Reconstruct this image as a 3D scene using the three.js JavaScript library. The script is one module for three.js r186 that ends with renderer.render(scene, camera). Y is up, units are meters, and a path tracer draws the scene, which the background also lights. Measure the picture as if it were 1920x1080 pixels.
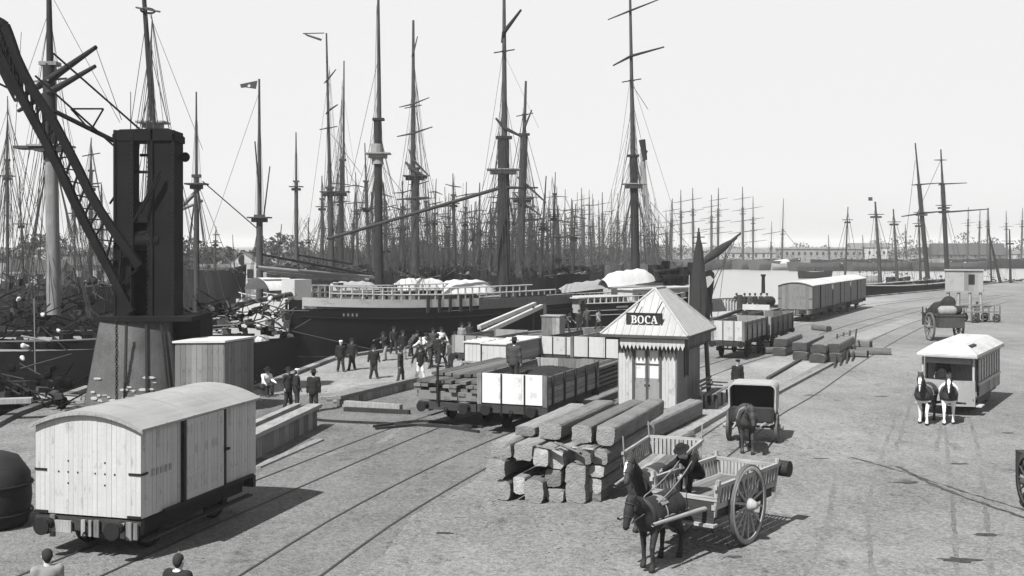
import * as THREE from 'three';
import { mergeGeometries } from 'three/addons/utils/BufferGeometryUtils.js';
import { FontLoader } from 'three/addons/loaders/FontLoader.js';
import { TextGeometry } from 'three/addons/geometries/TextGeometry.js';

// ---------- camera, sky, sun, exposure ----------
const EYE = 7, FOCAL = 2100, MIDX = 960, HORIZON = 460;   // metres; photograph pixels (1920 x 1080)
const scene = new THREE.Scene();
const camera = new THREE.PerspectiveCamera(2 * Math.atan(540 / FOCAL) * 180 / Math.PI, 16 / 9, 0.5, 9000);
camera.position.set(0, EYE, 0);
camera.setViewOffset(1920, 1080, 0, 540 - HORIZON, 1920, 1080);   // rising-front view camera: verticals stay vertical
const renderer = new THREE.WebGLRenderer({ antialias: true });
renderer.toneMapping = THREE.LinearToneMapping;
renderer.toneMappingExposure = 2.0;
renderer.shadowMap.enabled = true;
{ // pale clear sky as an old plate records it: even and bright low down, falling off to the zenith
  const w = 64, h = 64, d = new Float32Array(w * h * 4);
  for (let j = 0; j < h; j++) for (let i = 0; i < w; i++) {
    const el = ((j + 0.5) / h - 0.5) * 180, t = Math.min(1, Math.max(0, (el - 14) / 60));
    const L = el < 0 ? 0.2 : 0.44 - 0.33 * t * t * (3 - 2 * t), k = (j * w + i) * 4;
    d[k] = d[k + 1] = d[k + 2] = L; d[k + 3] = 1;
  }
  const sky = new THREE.DataTexture(d, w, h, THREE.RGBAFormat, THREE.FloatType);
  sky.mapping = THREE.EquirectangularReflectionMapping; sky.magFilter = sky.minFilter = THREE.LinearFilter; sky.needsUpdate = true;
  scene.background = sky; scene.environment = sky;
}
const sun = new THREE.DirectionalLight(new THREE.Color(1, 0.995, 0.985), 5);
sun.position.set(-36.1, 78.1, 50.9 - 50); sun.target.position.set(0, 0, -50); scene.add(sun, sun.target);
sun.castShadow = true; sun.shadow.mapSize.set(4096, 4096); sun.shadow.radius = 1.2;
Object.assign(sun.shadow.camera, { left: -90, right: 90, top: 90, bottom: -90, near: 1, far: 400 });
scene.fog = new THREE.FogExp2(new THREE.Color(0.85, 0.85, 0.85), 0.00028);

// ---------- helpers ----------
let seed = 7;
const rnd = () => { seed = (seed * 1664525 + 1013904223) >>> 0; return seed / 4294967296; };
const rr = (a, b) => a + (b - a) * rnd();
const V = (x, y, z) => new THREE.Vector3(x, y, z);
const at = (px, py, depth) => V((px - MIDX) * depth / FOCAL, EYE - (py - HORIZON) * depth / FOCAL, -depth);   // photograph pixel at a known depth
const on = (px, py, y = 0) => at(px, py, (EYE - y) * FOCAL / (py - HORIZON));                                  // photograph pixel on a level plane
const used = {};
function numbered(name) { const n = used[name] = (used[name] ?? -1) + 1; return n ? `${name}_${String(n).padStart(3, '0')}` : name; }
function tag(o, label, category, group) { o.userData = { label, category }; if (group) o.userData.group = group; return o; }
function thing(name, label, category, p = V(0, 0, 0), turn = 0, group) {
  const o = new THREE.Group(); o.name = numbered(name); o.position.copy(p); o.rotation.y = turn; scene.add(o);
  return tag(o, label, category, group);
}
function part(name, parent, p = V(0, 0, 0), turn = 0) { const o = new THREE.Group(); o.name = name; o.position.copy(p); o.rotation.y = turn; parent.add(o); return o; }
function place(o, name, label, p, turn = 0, group) {             // a copy of a thing with its parts
  const c = o.clone(); c.name = numbered(name); c.position.copy(p); c.rotation.y = turn; scene.add(c);
  c.userData = { label, category: o.userData.category }; if (group) c.userData.group = group;
  return c;
}
const T = (g, x = 0, y = 0, z = 0, rx = 0, ry = 0, rz = 0) => { g.rotateX(rx); g.rotateY(ry); g.rotateZ(rz); g.translate(x, y, z); return g; };
const bx = (w, h, d, x = 0, y = 0, z = 0, rx = 0, ry = 0, rz = 0) => T(new THREE.BoxGeometry(w, h, d), x, y, z, rx, ry, rz);
const UP = V(0, 1, 0);
function rod(a, b, r1, r2 = r1, n = 6, open = true) {
  const d = b.clone().sub(a), g = new THREE.CylinderGeometry(r2, r1, d.length(), n, 1, open);
  g.applyQuaternion(new THREE.Quaternion().setFromUnitVectors(UP, d.clone().normalize()));
  const m = a.clone().add(b).multiplyScalar(0.5); return g.translate(m.x, m.y, m.z);
}
function beam(a, b, w, h, roll = 0) {                                // squared timber from a to b
  const d = b.clone().sub(a), g = new THREE.BoxGeometry(w, h, d.length());
  g.rotateZ(roll); g.lookAt(d.clone().normalize());
  const m = a.clone().add(b).multiplyScalar(0.5); return g.translate(m.x, m.y, m.z);
}
function rope(a, b, r = 0.018, sag = 0, n = 6) {
  if (!sag) return [rod(a, b, r, r, 4)];
  const out = []; let p = a;
  for (let i = 1; i <= n; i++) { const t = i / n, q = a.clone().lerp(b, t); q.y -= sag * 4 * t * (1 - t); out.push(rod(p, q, r, r, 4)); p = q; }
  return out;
}
const flat = (gs) => gs.flat(9);
// box projected uv in metres; grain = axis that runs along v
function project(g, grain = 1) {
  const p = g.attributes.position, n = g.attributes.normal, uv = new Float32Array(p.count * 2), ou = rnd() * 7, ov = rnd() * 7;
  for (let i = 0; i < p.count; i++) {
    const a = [Math.abs(n.getX(i)), Math.abs(n.getY(i)), Math.abs(n.getZ(i))], c = [p.getX(i), p.getY(i), p.getZ(i)];
    const m = a[0] > a[1] && a[0] > a[2] ? 0 : a[1] > a[2] ? 1 : 2, o = [0, 1, 2].filter((k) => k !== m);
    const v = o.includes(grain) ? grain : o[1], u = o[0] === v ? o[1] : o[0];
    uv[i * 2] = c[u] + ou; uv[i * 2 + 1] = c[v] + ov;
  }
  g.setAttribute('uv', new THREE.BufferAttribute(uv, 2)); return g;
}
function join(gs, grain) {
  const list = flat([gs]).map((g) => {
    const k = g.index ? g.toNonIndexed() : g; if (!k.attributes.normal) k.computeVertexNormals();
    if (!k.attributes.uv) k.setAttribute('uv', new THREE.BufferAttribute(new Float32Array(k.attributes.position.count * 2), 2));
    for (const a of Object.keys(k.attributes)) if (!['position', 'normal', 'uv', 'color'].includes(a)) k.deleteAttribute(a);
    return k;
  });
  return project(list.length === 1 ? list[0] : mergeGeometries(list), grain);
}
function mesh(name, gs, mat, parent, grain) {
  const m = new THREE.Mesh(gs.isBufferGeometry && gs.userData.ready ? gs : join(gs, grain), mat); m.name = name;
  if (parent) parent.add(m); return m;
}
function wmesh(name, gs, mat, parent, grain) {                        // geometry given in world places, hung under a placed thing
  parent.updateWorldMatrix(true, false);
  const g = join(gs, grain); g.applyMatrix4(parent.matrixWorld.clone().invert());
  const m = new THREE.Mesh(g, mat); m.name = name; parent.add(m); return m;
}
const boxes = new Map();
function piece(name, w, h, d, mat, parent, x, y, z, grain = 1, rx = 0, ry = 0, rz = 0) {   // one board, shared geometry
  const key = [w, h, d, grain, Math.floor(rnd() * 5)].map((v) => v.toFixed(3)).join(); if (!boxes.has(key)) { const g = join(bx(w, h, d), grain); g.userData.ready = true; boxes.set(key, g); }
  const m = new THREE.Mesh(boxes.get(key), mat); m.name = name; m.position.set(x, y, z); m.rotation.set(rx, ry, rz); parent.add(m); return m;
}
function struct(name, gs, mat, label, grain) { const m = mesh(numbered(name), gs, mat, scene, grain); m.userData = { label, kind: 'structure' }; return m; }
const sheet = (pts, y, hole) => new THREE.ShapeGeometry(new THREE.Shape(pts.map(([x, d]) => new THREE.Vector2(x, d)))).rotateX(-Math.PI / 2).translate(0, y, 0);

// ---------- textures and materials ----------
const hash = (x, y, s) => { let h = (x * 374761393 + y * 668265263 + s * 974711) | 0; h = Math.imul(h ^ (h >>> 13), 1274126177); return ((h ^ (h >>> 16)) >>> 0) / 4294967296; };
function noise(x, y, nx, ny, s) {
  const i = Math.floor(x), j = Math.floor(y), f = x - i, g = y - j, u = f * f * (3 - 2 * f), v = g * g * (3 - 2 * g), w = (a, n) => ((a % n) + n) % n;
  const a = hash(w(i, nx), w(j, ny), s), b = hash(w(i + 1, nx), w(j, ny), s), c = hash(w(i, nx), w(j + 1, ny), s), d = hash(w(i + 1, nx), w(j + 1, ny), s);
  return a + (b - a) * u + (c - a) * v + (a - b - c + d) * u * v;
}
function fbm(u, v, fx, fy, oct, s) { let t = 0, a = 0.5, m = 0; for (let o = 0; o < oct; o++) { t += a * noise(u * fx, v * fy, fx, fy, s + o); m += a; a *= 0.55; fx *= 2; fy *= 2; } return t / m; }
function tex(n, size, fn, colour = true) {
  const d = new Uint8Array(n * n * 4);
  for (let j = 0; j < n; j++) for (let i = 0; i < n; i++) {
    let v = Math.min(1, Math.max(0, fn(i / n, j / n))); if (colour) v = v <= 0.0031308 ? v * 12.92 : 1.055 * v ** (1 / 2.4) - 0.055;
    const k = (j * n + i) * 4; d[k] = d[k + 1] = d[k + 2] = Math.round(v * 255); d[k + 3] = 255;
  }
  const t = new THREE.DataTexture(d, n, n); t.wrapS = t.wrapT = THREE.RepeatWrapping; t.magFilter = THREE.LinearFilter; t.minFilter = THREE.LinearMipmapLinearFilter; t.generateMipmaps = true;
  if (colour) t.colorSpace = THREE.SRGBColorSpace; t.repeat.set(1 / size, 1 / size); t.needsUpdate = true; return t;
}
const cl = (v) => Math.min(1, Math.max(0, v)), ss = (a, b, v) => { const t = cl((v - a) / (b - a)); return t * t * (3 - 2 * t); };
const TX = {
  wood: tex(512, 1.6, (u, v) => { const w = fbm(u, v, 4, 2, 3, 11) * 0.05; const g = fbm(u + w, v, 48, 2, 3, 3), s = fbm(u, v, 6, 3, 4, 5); return 0.45 + 0.42 * g + 0.32 * (s - 0.4) - 0.35 * ss(0.72, 0.85, fbm(u, v, 90, 4, 2, 9)); }),
  woodH: tex(512, 1.6, (u, v) => fbm(u + fbm(u, v, 4, 2, 3, 11) * 0.05, v, 48, 2, 3, 3), false),
  paint: tex(512, 2.6, (u, v) => { const s = fbm(u, v, 60, 3, 3, 21), b = fbm(u, v, 5, 4, 5, 23), f = fbm(u, v, 90, 90, 2, 25); return 0.78 + 0.09 * s + 0.2 * (b - 0.5) + 0.12 * f - 0.2 * ss(0.66, 0.78, fbm(u, v, 14, 7, 4, 27)); }),
  iron: tex(512, 3, (u, v) => { const b = fbm(u, v, 5, 4, 5, 31), s = fbm(u, v, 40, 3, 4, 33), f = fbm(u, v, 80, 80, 3, 35); return 0.35 + 0.5 * b + 0.3 * s * f + 0.25 * (f - 0.5); }),
  dirt: tex(2048, 64, (u, v) => {
    const a = fbm(u, v, 5, 5, 5, 41), b = fbm(u, v, 40, 40, 4, 43), c = fbm(u, v, 900, 900, 1, 45), e = hash(u * 2048, v * 2048, 46), st = fbm(u, v, 200, 14, 3, 47);
    return 0.6 + 0.38 * (a - 0.5) + 0.26 * (b - 0.5) + 0.3 * (c - 0.5) + 0.34 * (e - 0.5) + 0.12 * (st - 0.5) - 0.16 * ss(0.7, 0.82, fbm(u, v, 90, 90, 3, 49));
  }),
  dirtH: tex(1024, 5, (u, v) => 0.4 * fbm(u, v, 6, 6, 4, 61) + 0.6 * fbm(u, v, 160, 160, 2, 63), false),
  cloth: tex(256, 1, (u, v) => 0.62 + 0.3 * fbm(u, v, 6, 6, 5, 71) + 0.12 * fbm(u, v, 64, 64, 1, 73)),
  zinc: tex(512, 4, (u, v) => 0.76 + 0.3 * (fbm(u, v, 6, 5, 5, 81) - 0.5) + 0.2 * (fbm(u, v, 60, 4, 3, 83) - 0.5) + 0.08 * fbm(u, v, 80, 80, 2, 85)),
  wave: tex(512, 9, (u, v) => fbm(u, v, 14, 22, 4, 91), false),
  town: tex(256, 8, (u, v) => 0.7 + 0.35 * (fbm(u, v, 8, 8, 4, 95) - 0.5)),
};
const mat = (a, o = {}) => new THREE.MeshPhysicalMaterial({ color: new THREE.Color().setRGB(a, a, a), roughness: 0.85, specularIntensity: 0.3, side: THREE.DoubleSide, ...o });
const woodM = (a, o = {}) => mat(a, { map: TX.wood, bumpMap: TX.woodH, bumpScale: 0.004, roughness: 0.88, ...o });
const paintM = (a, o = {}) => mat(a, { map: TX.paint, roughness: 0.7, ...o });
const ironM = (a, o = {}) => mat(a, { map: TX.iron, roughness: 0.6, ...o });
const clothM = (a, o = {}) => mat(a, { map: TX.cloth, roughness: 0.95, ...o });
const M = {
  dirt: mat(0.24, { map: TX.dirt, bumpMap: TX.dirtH, bumpScale: 0.035, roughness: 0.98 }),
  apron: mat(0.29, { map: TX.dirt, bumpMap: TX.dirtH, bumpScale: 0.015, roughness: 0.98 }),
  bed: mat(0.185, { map: TX.dirt, bumpMap: TX.dirtH, bumpScale: 0.035, roughness: 0.98 }),
  rut: mat(0.2, { map: TX.dirt, bumpMap: TX.dirtH, bumpScale: 0.03, roughness: 0.98 }), damp: mat(0.07, { map: TX.dirt, bumpMap: TX.dirtH, bumpScale: 0.05, roughness: 0.9 }),
  white: [paintM(0.36), paintM(0.345), paintM(0.375), paintM(0.365)], bright: [paintM(0.5), paintM(0.48), paintM(0.52)],
  grey: [paintM(0.2), paintM(0.17), paintM(0.24), paintM(0.14)],
  dgrey: [paintM(0.09), paintM(0.075), paintM(0.11), paintM(0.06)],
  oldWood: [woodM(0.24), woodM(0.19), woodM(0.29), woodM(0.14)],
  darkWood: [woodM(0.045), woodM(0.035), woodM(0.06), woodM(0.025)],
  log: [0.22, 0.18, 0.26, 0.14].map((a) => woodM(a, { bumpScale: 0.02 })), logEnd: [0.2, 0.25, 0.14, 0.29].map((a) => mat(a, { map: TX.cloth, bumpMap: TX.dirtH, bumpScale: 0.03 })),
  iron: ironM(0.03), black: ironM(0.016), rust: ironM(0.1), steel: ironM(0.05, { roughness: 0.6 }), crane: ironM(0.012, { roughness: 0.9, specularIntensity: 0.15 }), plate: ironM(0.095, { roughness: 0.75 }),
  zinc: mat(0.32, { map: TX.zinc, roughness: 0.7 }), felt: mat(0.26, { map: TX.zinc, roughness: 0.9 }), pale: mat(0.44, { map: TX.zinc, roughness: 0.85 }),
  canvas: clothM(0.46), dullCanvas: clothM(0.22), darkCanvas: clothM(0.025), hoodCloth: clothM(0.3),
  hull: paintM(0.008, { roughness: 0.95, specularIntensity: 0.1 }), hullB: paintM(0.014, { roughness: 0.95, specularIntensity: 0.1 }), spar: woodM(0.06), sparDark: woodM(0.03), sparPale: woodM(0.26), rope: mat(0.04), rope2: mat(0.12),
  glass: mat(0.85, { roughness: 0.12 }), dark: mat(0.01, { roughness: 0.6 }), stone: mat(0.2, { map: TX.town, bumpMap: TX.dirtH, bumpScale: 0.05 }),
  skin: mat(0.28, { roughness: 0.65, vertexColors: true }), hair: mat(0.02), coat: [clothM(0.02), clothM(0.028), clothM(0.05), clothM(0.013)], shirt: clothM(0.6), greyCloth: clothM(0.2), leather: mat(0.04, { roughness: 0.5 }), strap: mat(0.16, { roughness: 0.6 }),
  pane: mat(0.16, { roughness: 0.15, specularIntensity: 1 }), leaf: mat(0.05, { roughness: 0.9 }), town: [mat(0.36, { map: TX.town }), mat(0.46, { map: TX.town }), mat(0.22, { map: TX.town }), mat(0.12, { map: TX.town })], roof: [mat(0.1, { map: TX.town }), mat(0.16, { map: TX.town }), mat(0.06, { map: TX.town })],
};
const NTH = ['first', 'second', 'third', 'fourth', 'fifth', 'sixth', 'seventh', 'eighth', 'ninth', 'tenth', 'eleventh', 'twelfth', 'thirteenth', 'fourteenth', 'fifteenth', 'sixteenth', 'seventeenth', 'eighteenth', 'nineteenth', 'twentieth', 'twenty-first', 'twenty-second', 'twenty-third', 'twenty-fourth', 'twenty-fifth', 'twenty-sixth'];
const pick = (a) => a[Math.floor(rnd() * a.length)];
// ---------- ground, water, quay ----------
const QUAY = [[-60, 38], [-19.4, 39.5], [-20.4, 46], [-20.6, 54.6], [-12.4, 54.6], [-10.9, 69], [-3.9, 82], [2, 89.5], [12, 97.5], [22, 110], [32, 128], [47, 150], [68, 176], [100, 222], [150, 300]];
struct('ground', sheet([[-60, -30], ...QUAY, [150, 300], [420, 300], [420, -30]].filter((p, i, a) => i === 0 || p !== a[i - 1]), 0), M.dirt, 'wide trodden dirt yard and street along the quay');
{
  const wm = new THREE.MeshPhysicalMaterial({ color: new THREE.Color(0.24, 0.24, 0.24), roughness: 0.3, bumpMap: TX.wave, bumpScale: 0.2, ior: 1.33 });
  struct('water', sheet([[-900, 20], [900, 20], [900, 900], [-900, 900]], -1.9), wm, 'pale calm river water in the basin');
}
{ // quay wall of timber facing, pale apron of beaten sand, track bed
  const wall = [], cope = [];
  for (let i = 0; i < QUAY.length - 1; i++) {
    const [x0, d0] = QUAY[i], [x1, d1] = QUAY[i + 1], a = V(x0, 0, -d0), b = V(x1, 0, -d1), L = a.distanceTo(b), n = Math.ceil(L / 2.2);
    wall.push(beam(V(x0, -1.7, -d0), V(x1, -1.7, -d1), 0.3, 3.3));
    for (let k = 0; k < n; k++) cope.push(beam(a.clone().lerp(b, k / n).setY(0.03), b.clone().lerp(a, 1 - (k + 0.985) / n).setY(0.03), 0.42, 0.3));
  }
  const q = struct('quay_wall', wall, M.darkWood[1], 'dark timber quay wall down to the water', 1);
  for (const g of cope) mesh('coping_beam', g, pick(M.oldWood), q, 2);
}
struct('quay_apron', sheet([[-12.1, 54.2], [-10.6, 68.8], [-3.7, 81.6], [2.2, 89], [12, 97], [22, 109.4], [32, 127.5], [47, 149.4], [52, 146], [40, 126], [29, 104], [16, 84], [5, 70], [-3, 60], [-7.5, 56], [-8.4, 53], [-11, 52]], 0.006), M.apron, 'pale sandy quay apron beside the ships');
struct('platform_ground', sheet([[6.7, 52], [9.3, 58], [14, 66], [19.2, 75], [28, 90], [37, 106], [42, 112], [36, 100.5], [27.2, 84.5], [18.1, 66], [11.8, 52.4], [9.6, 47.2], [8.3, 43], [6.8, 44]], 0.008), M.apron, 'pale sandy strip along the curved station track');
struct('dirt_patch', sheet([[-11.8, 41], [-8.4, 37.5], [-5, 38.5], [-4.2, 44], [0.6, 54], [-4.5, 55], [-8.4, 52], [-12, 53]], 0.005), M.bed, 'darker trodden ground between quay and wagons');

struct('yard_ground', sheet([[-20, 24], [-14, 16], [-3.6, 16], [-3.7, 22], [-2.9, 25.5], [-2.6, 29], [-1.1, 33.5], [-0.6, 37.5], [2.2, 42], [4.6, 47.5], [6, 53], [3, 56], [-1.2, 51], [-3.6, 45.4], [-4.5, 40], [-6.3, 37], [-11.6, 36.5], [-18, 33]], 0.0035), M.bed, 'darker trodden ground between the tracks of the yard');
function curve(pts) { return new THREE.CatmullRomCurve3(pts.map(([x, d]) => V(x, 0, -d)), false, 'centripetal'); }
function offset(c, s, n = 60) { const out = []; for (let i = 0; i <= n; i++) { const p = c.getPointAt(i / n), t = c.getTangentAt(i / n); out.push(V(p.x - t.z * s, 0, p.z + t.x * s)); } return out; }
function strip(pts, w, h, y) { const g = []; for (let i = 0; i < pts.length - 1; i++) g.push(beam(pts[i].clone().setY(y), pts[i + 1].clone().setY(y), w, h)); return g; }
const TRACKS = {
  van: curve([[-12.5, 13], [-9.35, 24.4], [-6.7, 33.4], [-3.1, 44.5], [1.5, 55], [7, 66], [14, 80], [24, 99], [40, 128], [58, 152]]),
  open: curve([[-7, 14], [-4.9, 23.7], [-3.45, 29.6], [-0.3, 39], [4, 48.6], [8.3, 57], [13.5, 67.5], [21.5, 81], [32, 101], [48, 128], [70, 158]]),
  station: curve([[6.2, 37], [10.3, 46.5], [13.2, 52.3], [19.9, 66.8], [29.2, 86], [39, 104.5], [60, 138]]),
};
for (const [k, c] of Object.entries(TRACKS)) {
  const t = new THREE.Group(); t.name = numbered('railway_track'); scene.add(t);
  t.userData = { kind: 'structure', label: { van: 'left railway track with rails sunk in the dirt, under the box van', open: 'middle railway track running under the white ended open wagon', station: 'right railway track curving away past the station kiosk' }[k] };
  const n = k === 'station' ? 50 : 80;
  for (const s of [-0.84, 0.84]) { const o = offset(c, s, n); mesh('rail', strip(o, 0.06, 0.07, -0.012), M.steel, t); }
}
{ // wheel rut on the street at right, crossing lines of damp earth
  const rut = (pts, w) => { const c = curve(pts), a = offset(c, w, 40), b = offset(c, -w, 40), s = a.map((p) => [p.x + rr(-0.05, 0.05), -p.z + rr(-0.05, 0.05)]), e = b.reverse().map((p) => [p.x + rr(-0.05, 0.05), -p.z + rr(-0.05, 0.05)]); return sheet([...s, ...e], 0.007); };
  struct('wheel_rut', [rut([[12.2, 35.5], [12.3, 33], [12.6, 31], [13.2, 28.8], [13.9, 26.5]], 0.07), rut([[11.2, 37], [12, 34.8], [12.9, 31.6], [13.6, 29.4]], 0.04)], M.damp, 'dark curved wheel rut in the street at right');
  const puds = []; for (const [x, y, w] of [[1520, 741, 0.5], [1800, 870, 0.4], [1375, 1045, 0.35], [1655, 743, 0.5], [1700, 905, 0.5], [1800, 1050, 0.6], [1640, 655, 0.7], [1890, 812, 0.3], [1540, 860, 0.3], [830, 1000, 0.3], [1850, 1003, 0.4]]) {
    const p = on(x, y), s = []; for (let i = 0; i < 14; i++) { const a = i / 14 * 6.283, r = w * rr(0.45, 1); s.push([p.x + Math.cos(a) * r, -p.z + Math.sin(a) * r * 0.45]); } puds.push(sheet(s, 0.009));
  }
  { const faint = []; for (const [x0, d0, x1, d1] of [[6.5, 20, 15, 44], [8, 20, 17, 44], [9.5, 22, 21, 52], [4, 19, 9.5, 33], [13, 38, 26, 70], [14.4, 38, 27.4, 70], [3.2, 20, 7.6, 32]]) { const c = curve([[x0, d0], [(x0 + x1) / 2 + rr(-0.5, 0.5), (d0 + d1) / 2], [x1, d1]]), P = offset(c, 0.06, 60), Q = offset(c, -0.06, 60).reverse(); faint.push(sheet([...P, ...Q].map((p) => [p.x + rr(-0.045, 0.045), -p.z + rr(-0.05, 0.05)]), 0.0045)); } struct('wheel_rut', faint, M.rut, 'faint wheel ruts running along the street'); }
  struct('dung_patch', puds, M.damp, 'small dark droppings and damp patches scattered on the street');
}
{ // loose stones on the yard
  const g = new THREE.IcosahedronGeometry(1, 0); const m = new THREE.InstancedMesh(g, mat(0.13), 1500); const q = new THREE.Matrix4(), e = new THREE.Euler();
  for (let i = 0; i < 1500; i++) { const d = 20 + 45 * rnd() ** 1.6, x = rr(-0.46, 0.47) * d, s = rr(0.01, 0.028) * (rnd() < 0.05 ? 2 : 1); e.set(rnd() * 6, rnd() * 6, rnd() * 6); q.compose(V(x, s * 0.3, -d), new THREE.Quaternion().setFromEuler(e), V(s * 1.3, s * 0.7, s)); m.setMatrixAt(i, q); }
  m.name = 'pebbles'; m.userData = { kind: 'stuff', label: 'loose pebbles and clods scattered over the yard', category: 'pebbles' }; scene.add(m);
}
{ // straw and splinters trodden into the yard
  const g = new THREE.BoxGeometry(1, 0.012, 0.02), m = new THREE.InstancedMesh(g, mat(0.17), 1500), q = new THREE.Matrix4(), e = new THREE.Euler(), spots = [[1, 30, 4], [3.5, 27, 3], [-2, 39, 5], [-4, 44, 5], [9, 39, 3], [16, 45, 4], [6, 42, 4], [-7, 50, 4]];
  for (let i = 0; i < 1500; i++) { const [x, d, r] = pick(spots), a = rnd() * 6.283, k = r * Math.sqrt(rnd()) * rr(0.3, 1.3); e.set(0, rnd() * 6, 0); q.compose(V(x + Math.cos(a) * k, 0.012, -d + Math.sin(a) * k), new THREE.Quaternion().setFromEuler(e), V(rr(0.05, 0.2), 1, 1)); m.setMatrixAt(i, q); }
  m.name = 'straw_litter'; m.userData = { kind: 'stuff', label: 'straw and splinters littering the yard round carts and timber', category: 'litter' }; scene.add(m);
}
// far bank, trees, town
struct('far_bank', [bx(1000, 3.4, 200, 480, -0.6, -570), bx(700, 3.4, 560, -384, -0.6, -432)], M.dirt, 'low far bank of the river behind the ships');
struct('far_plain', sheet([[-4000, 620], [4000, 620], [4000, 5000], [-4000, 5000]], 0.9), M.bed, 'flat land reaching the horizon');
function wood(name, label, list) {
  const pos = [], col = [];
  for (const [x, d, w, h, n] of list) for (let i = 0; i < n; i++) {
    const c = V(x + rr(-1, 1) * w / 2, 0, -d + rr(-6, 6)), lump = 0.65 + 0.35 * Math.sin(c.x * 0.31 + d) * Math.sin(c.x * 0.13 + 2); c.y = 0.8 + h * lump * rnd() ** 0.7;
    for (let k = 0; k < 2; k++) { const s = rr(0.3, 0.9); for (let j = 0; j < 3; j++) pos.push(c.x + rr(-s, s), c.y + rr(-s, s), c.z + rr(-s, s)); }
  }
  const g = new THREE.BufferGeometry(); g.setAttribute('position', new THREE.Float32BufferAttribute(pos, 3)); g.computeVertexNormals();
  const m = mesh(numbered(name), g, M.leaf, scene); m.userData = { kind: 'stuff', label, category: 'trees' };
}
wood('tree_belt', 'dark belt of trees behind the rigging at left centre', [[-44, 250, 60, 8.5, 4200], [-95, 240, 60, 9, 3000], [0, 300, 80, 6, 2600]]);
wood('tree_belt', 'low hazy belt of trees along the far right shore', [[120, 560, 180, 8, 2600], [270, 540, 200, 13, 3800], [20, 560, 120, 6, 1500]]);
function house(label, px, eave, depth, w, d, rh, turn, wi, ri, wins = 3, gableFront = false) {
  const p = at(px, eave, depth), h = p.y - 1.05; p.y = 1.05; const t = thing('waterside_house', label, 'building', p, turn);
  mesh('wall', bx(w, h, d, 0, h / 2, 0), M.town[wi], t);
  const s = new THREE.Shape(); const ww = (gableFront ? w : d) / 2; s.moveTo(-ww - 0.4, 0); s.lineTo(ww + 0.4, 0); s.lineTo(0, rh); s.lineTo(-ww - 0.4, 0);
  const L = (gableFront ? d : w) + 0.6, g = new THREE.ExtrudeGeometry(s, { depth: L, bevelEnabled: false }); g.translate(0, h, -L / 2); if (!gableFront) g.rotateY(Math.PI / 2);
  if (gableFront) { mesh('gable', new THREE.ExtrudeGeometry((() => { const q = new THREE.Shape(); q.moveTo(-w / 2, 0); q.lineTo(w / 2, 0); q.lineTo(0, rh * 0.96); return q; })(), { depth: 0.2, bevelEnabled: false }).translate(0, h - 0.05, d / 2 - 0.15), M.town[wi], t); g.scale(1, 1, 0.99); g.translate(0, 0.02, -0.5); }
  mesh('roof', g, M.roof[ri], t);
  for (let i = 0; i < wins; i++) { const x = (i + 0.5) / wins * w - w / 2; const f = mesh('window', [bx(0.9, 1.3, 0.12, x, h * 0.55, d / 2)], M.dark, t); mesh('sill', bx(1.1, 0.1, 0.3, x, h * 0.55 - 0.75, d / 2 + 0.05), M.town[1], f); }
  if (gableFront) mesh('arched_window', new THREE.CylinderGeometry(0.8, 0.8, 0.15, 16, 1, false, 0, Math.PI).rotateX(-Math.PI / 2).rotateZ(Math.PI).translate(0, h + rh * 0.3, d / 2 + 0.05), M.dark, t);
}
house('white gabled boathouse with an arched attic window, left of the pale awning', 462, 493, 165, 3.6, 6, 1.4, 0.12, 1, 1, 2, true);
house('long low white shed joined to the left of the gabled boathouse', 412, 501, 172, 6.4, 4, 0.5, 0.1, 1, 0, 4);
house('pale house with dark roof far behind the leftmost tall mast', 70, 508, 156, 7, 5, 1.6, 0.2, 1, 2, 4);
house('small white house behind the foot of the crane jib', 165, 497, 160, 6, 5, 1.2, 0.2, 0, 0, 3);
house('low white waterside store at the left edge of the view', 18, 512, 155, 4.2, 5, 1.4, 0.1, 1, 1, 2);
house('long flat grey warehouse on the far shore right of the bowsprit', 1535, 467, 490, 36, 8, 0.7, -0.1, 2, 1, 14);
house('white two storey house on the far shore beyond the covered vans', 1625, 464, 500, 16, 8, 2, 0, 1, 1, 5);
house('far pale shed below the rightmost trees', 1880, 476, 500, 30, 8, 1.4, -0.1, 0, 1, 8);
house('dark long roofed shed on the far right shore behind the two tall masts', 1812, 478, 480, 30, 8, 5, -0.1, 3, 2, 6);
house('grey store house on the far shore behind the ship bow', 1400, 474, 500, 30, 8, 2, 0, 0, 1, 9);
// ---------- railway wagons ----------
const discWheel = (() => { const p = [[0.02, -0.05], [0.1, -0.09], [0.13, -0.04], [0.36, -0.02], [0.38, -0.06], [0.47, -0.06], [0.5, 0.03], [0.5, 0.07], [0.44, 0.07], [0.42, 0.03], [0.13, 0.03], [0.1, 0.09], [0.02, 0.09]].map(([r, y]) => new THREE.Vector2(r, y)); const g = join(new THREE.LatheGeometry(p, 24).rotateZ(Math.PI / 2)); g.userData.ready = true; return g; })();
const bufferHead = (() => { const g = join([new THREE.CylinderGeometry(0.2, 0.2, 0.05, 16).rotateX(Math.PI / 2).translate(0, 0, 0.42), new THREE.CylinderGeometry(0.07, 0.07, 0.26, 10).rotateX(Math.PI / 2).translate(0, 0, 0.28), new THREE.CylinderGeometry(0.1, 0.15, 0.28, 12).rotateX(Math.PI / 2).translate(0, 0, 0.08)]); g.userData.ready = true; return g; })();
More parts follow.
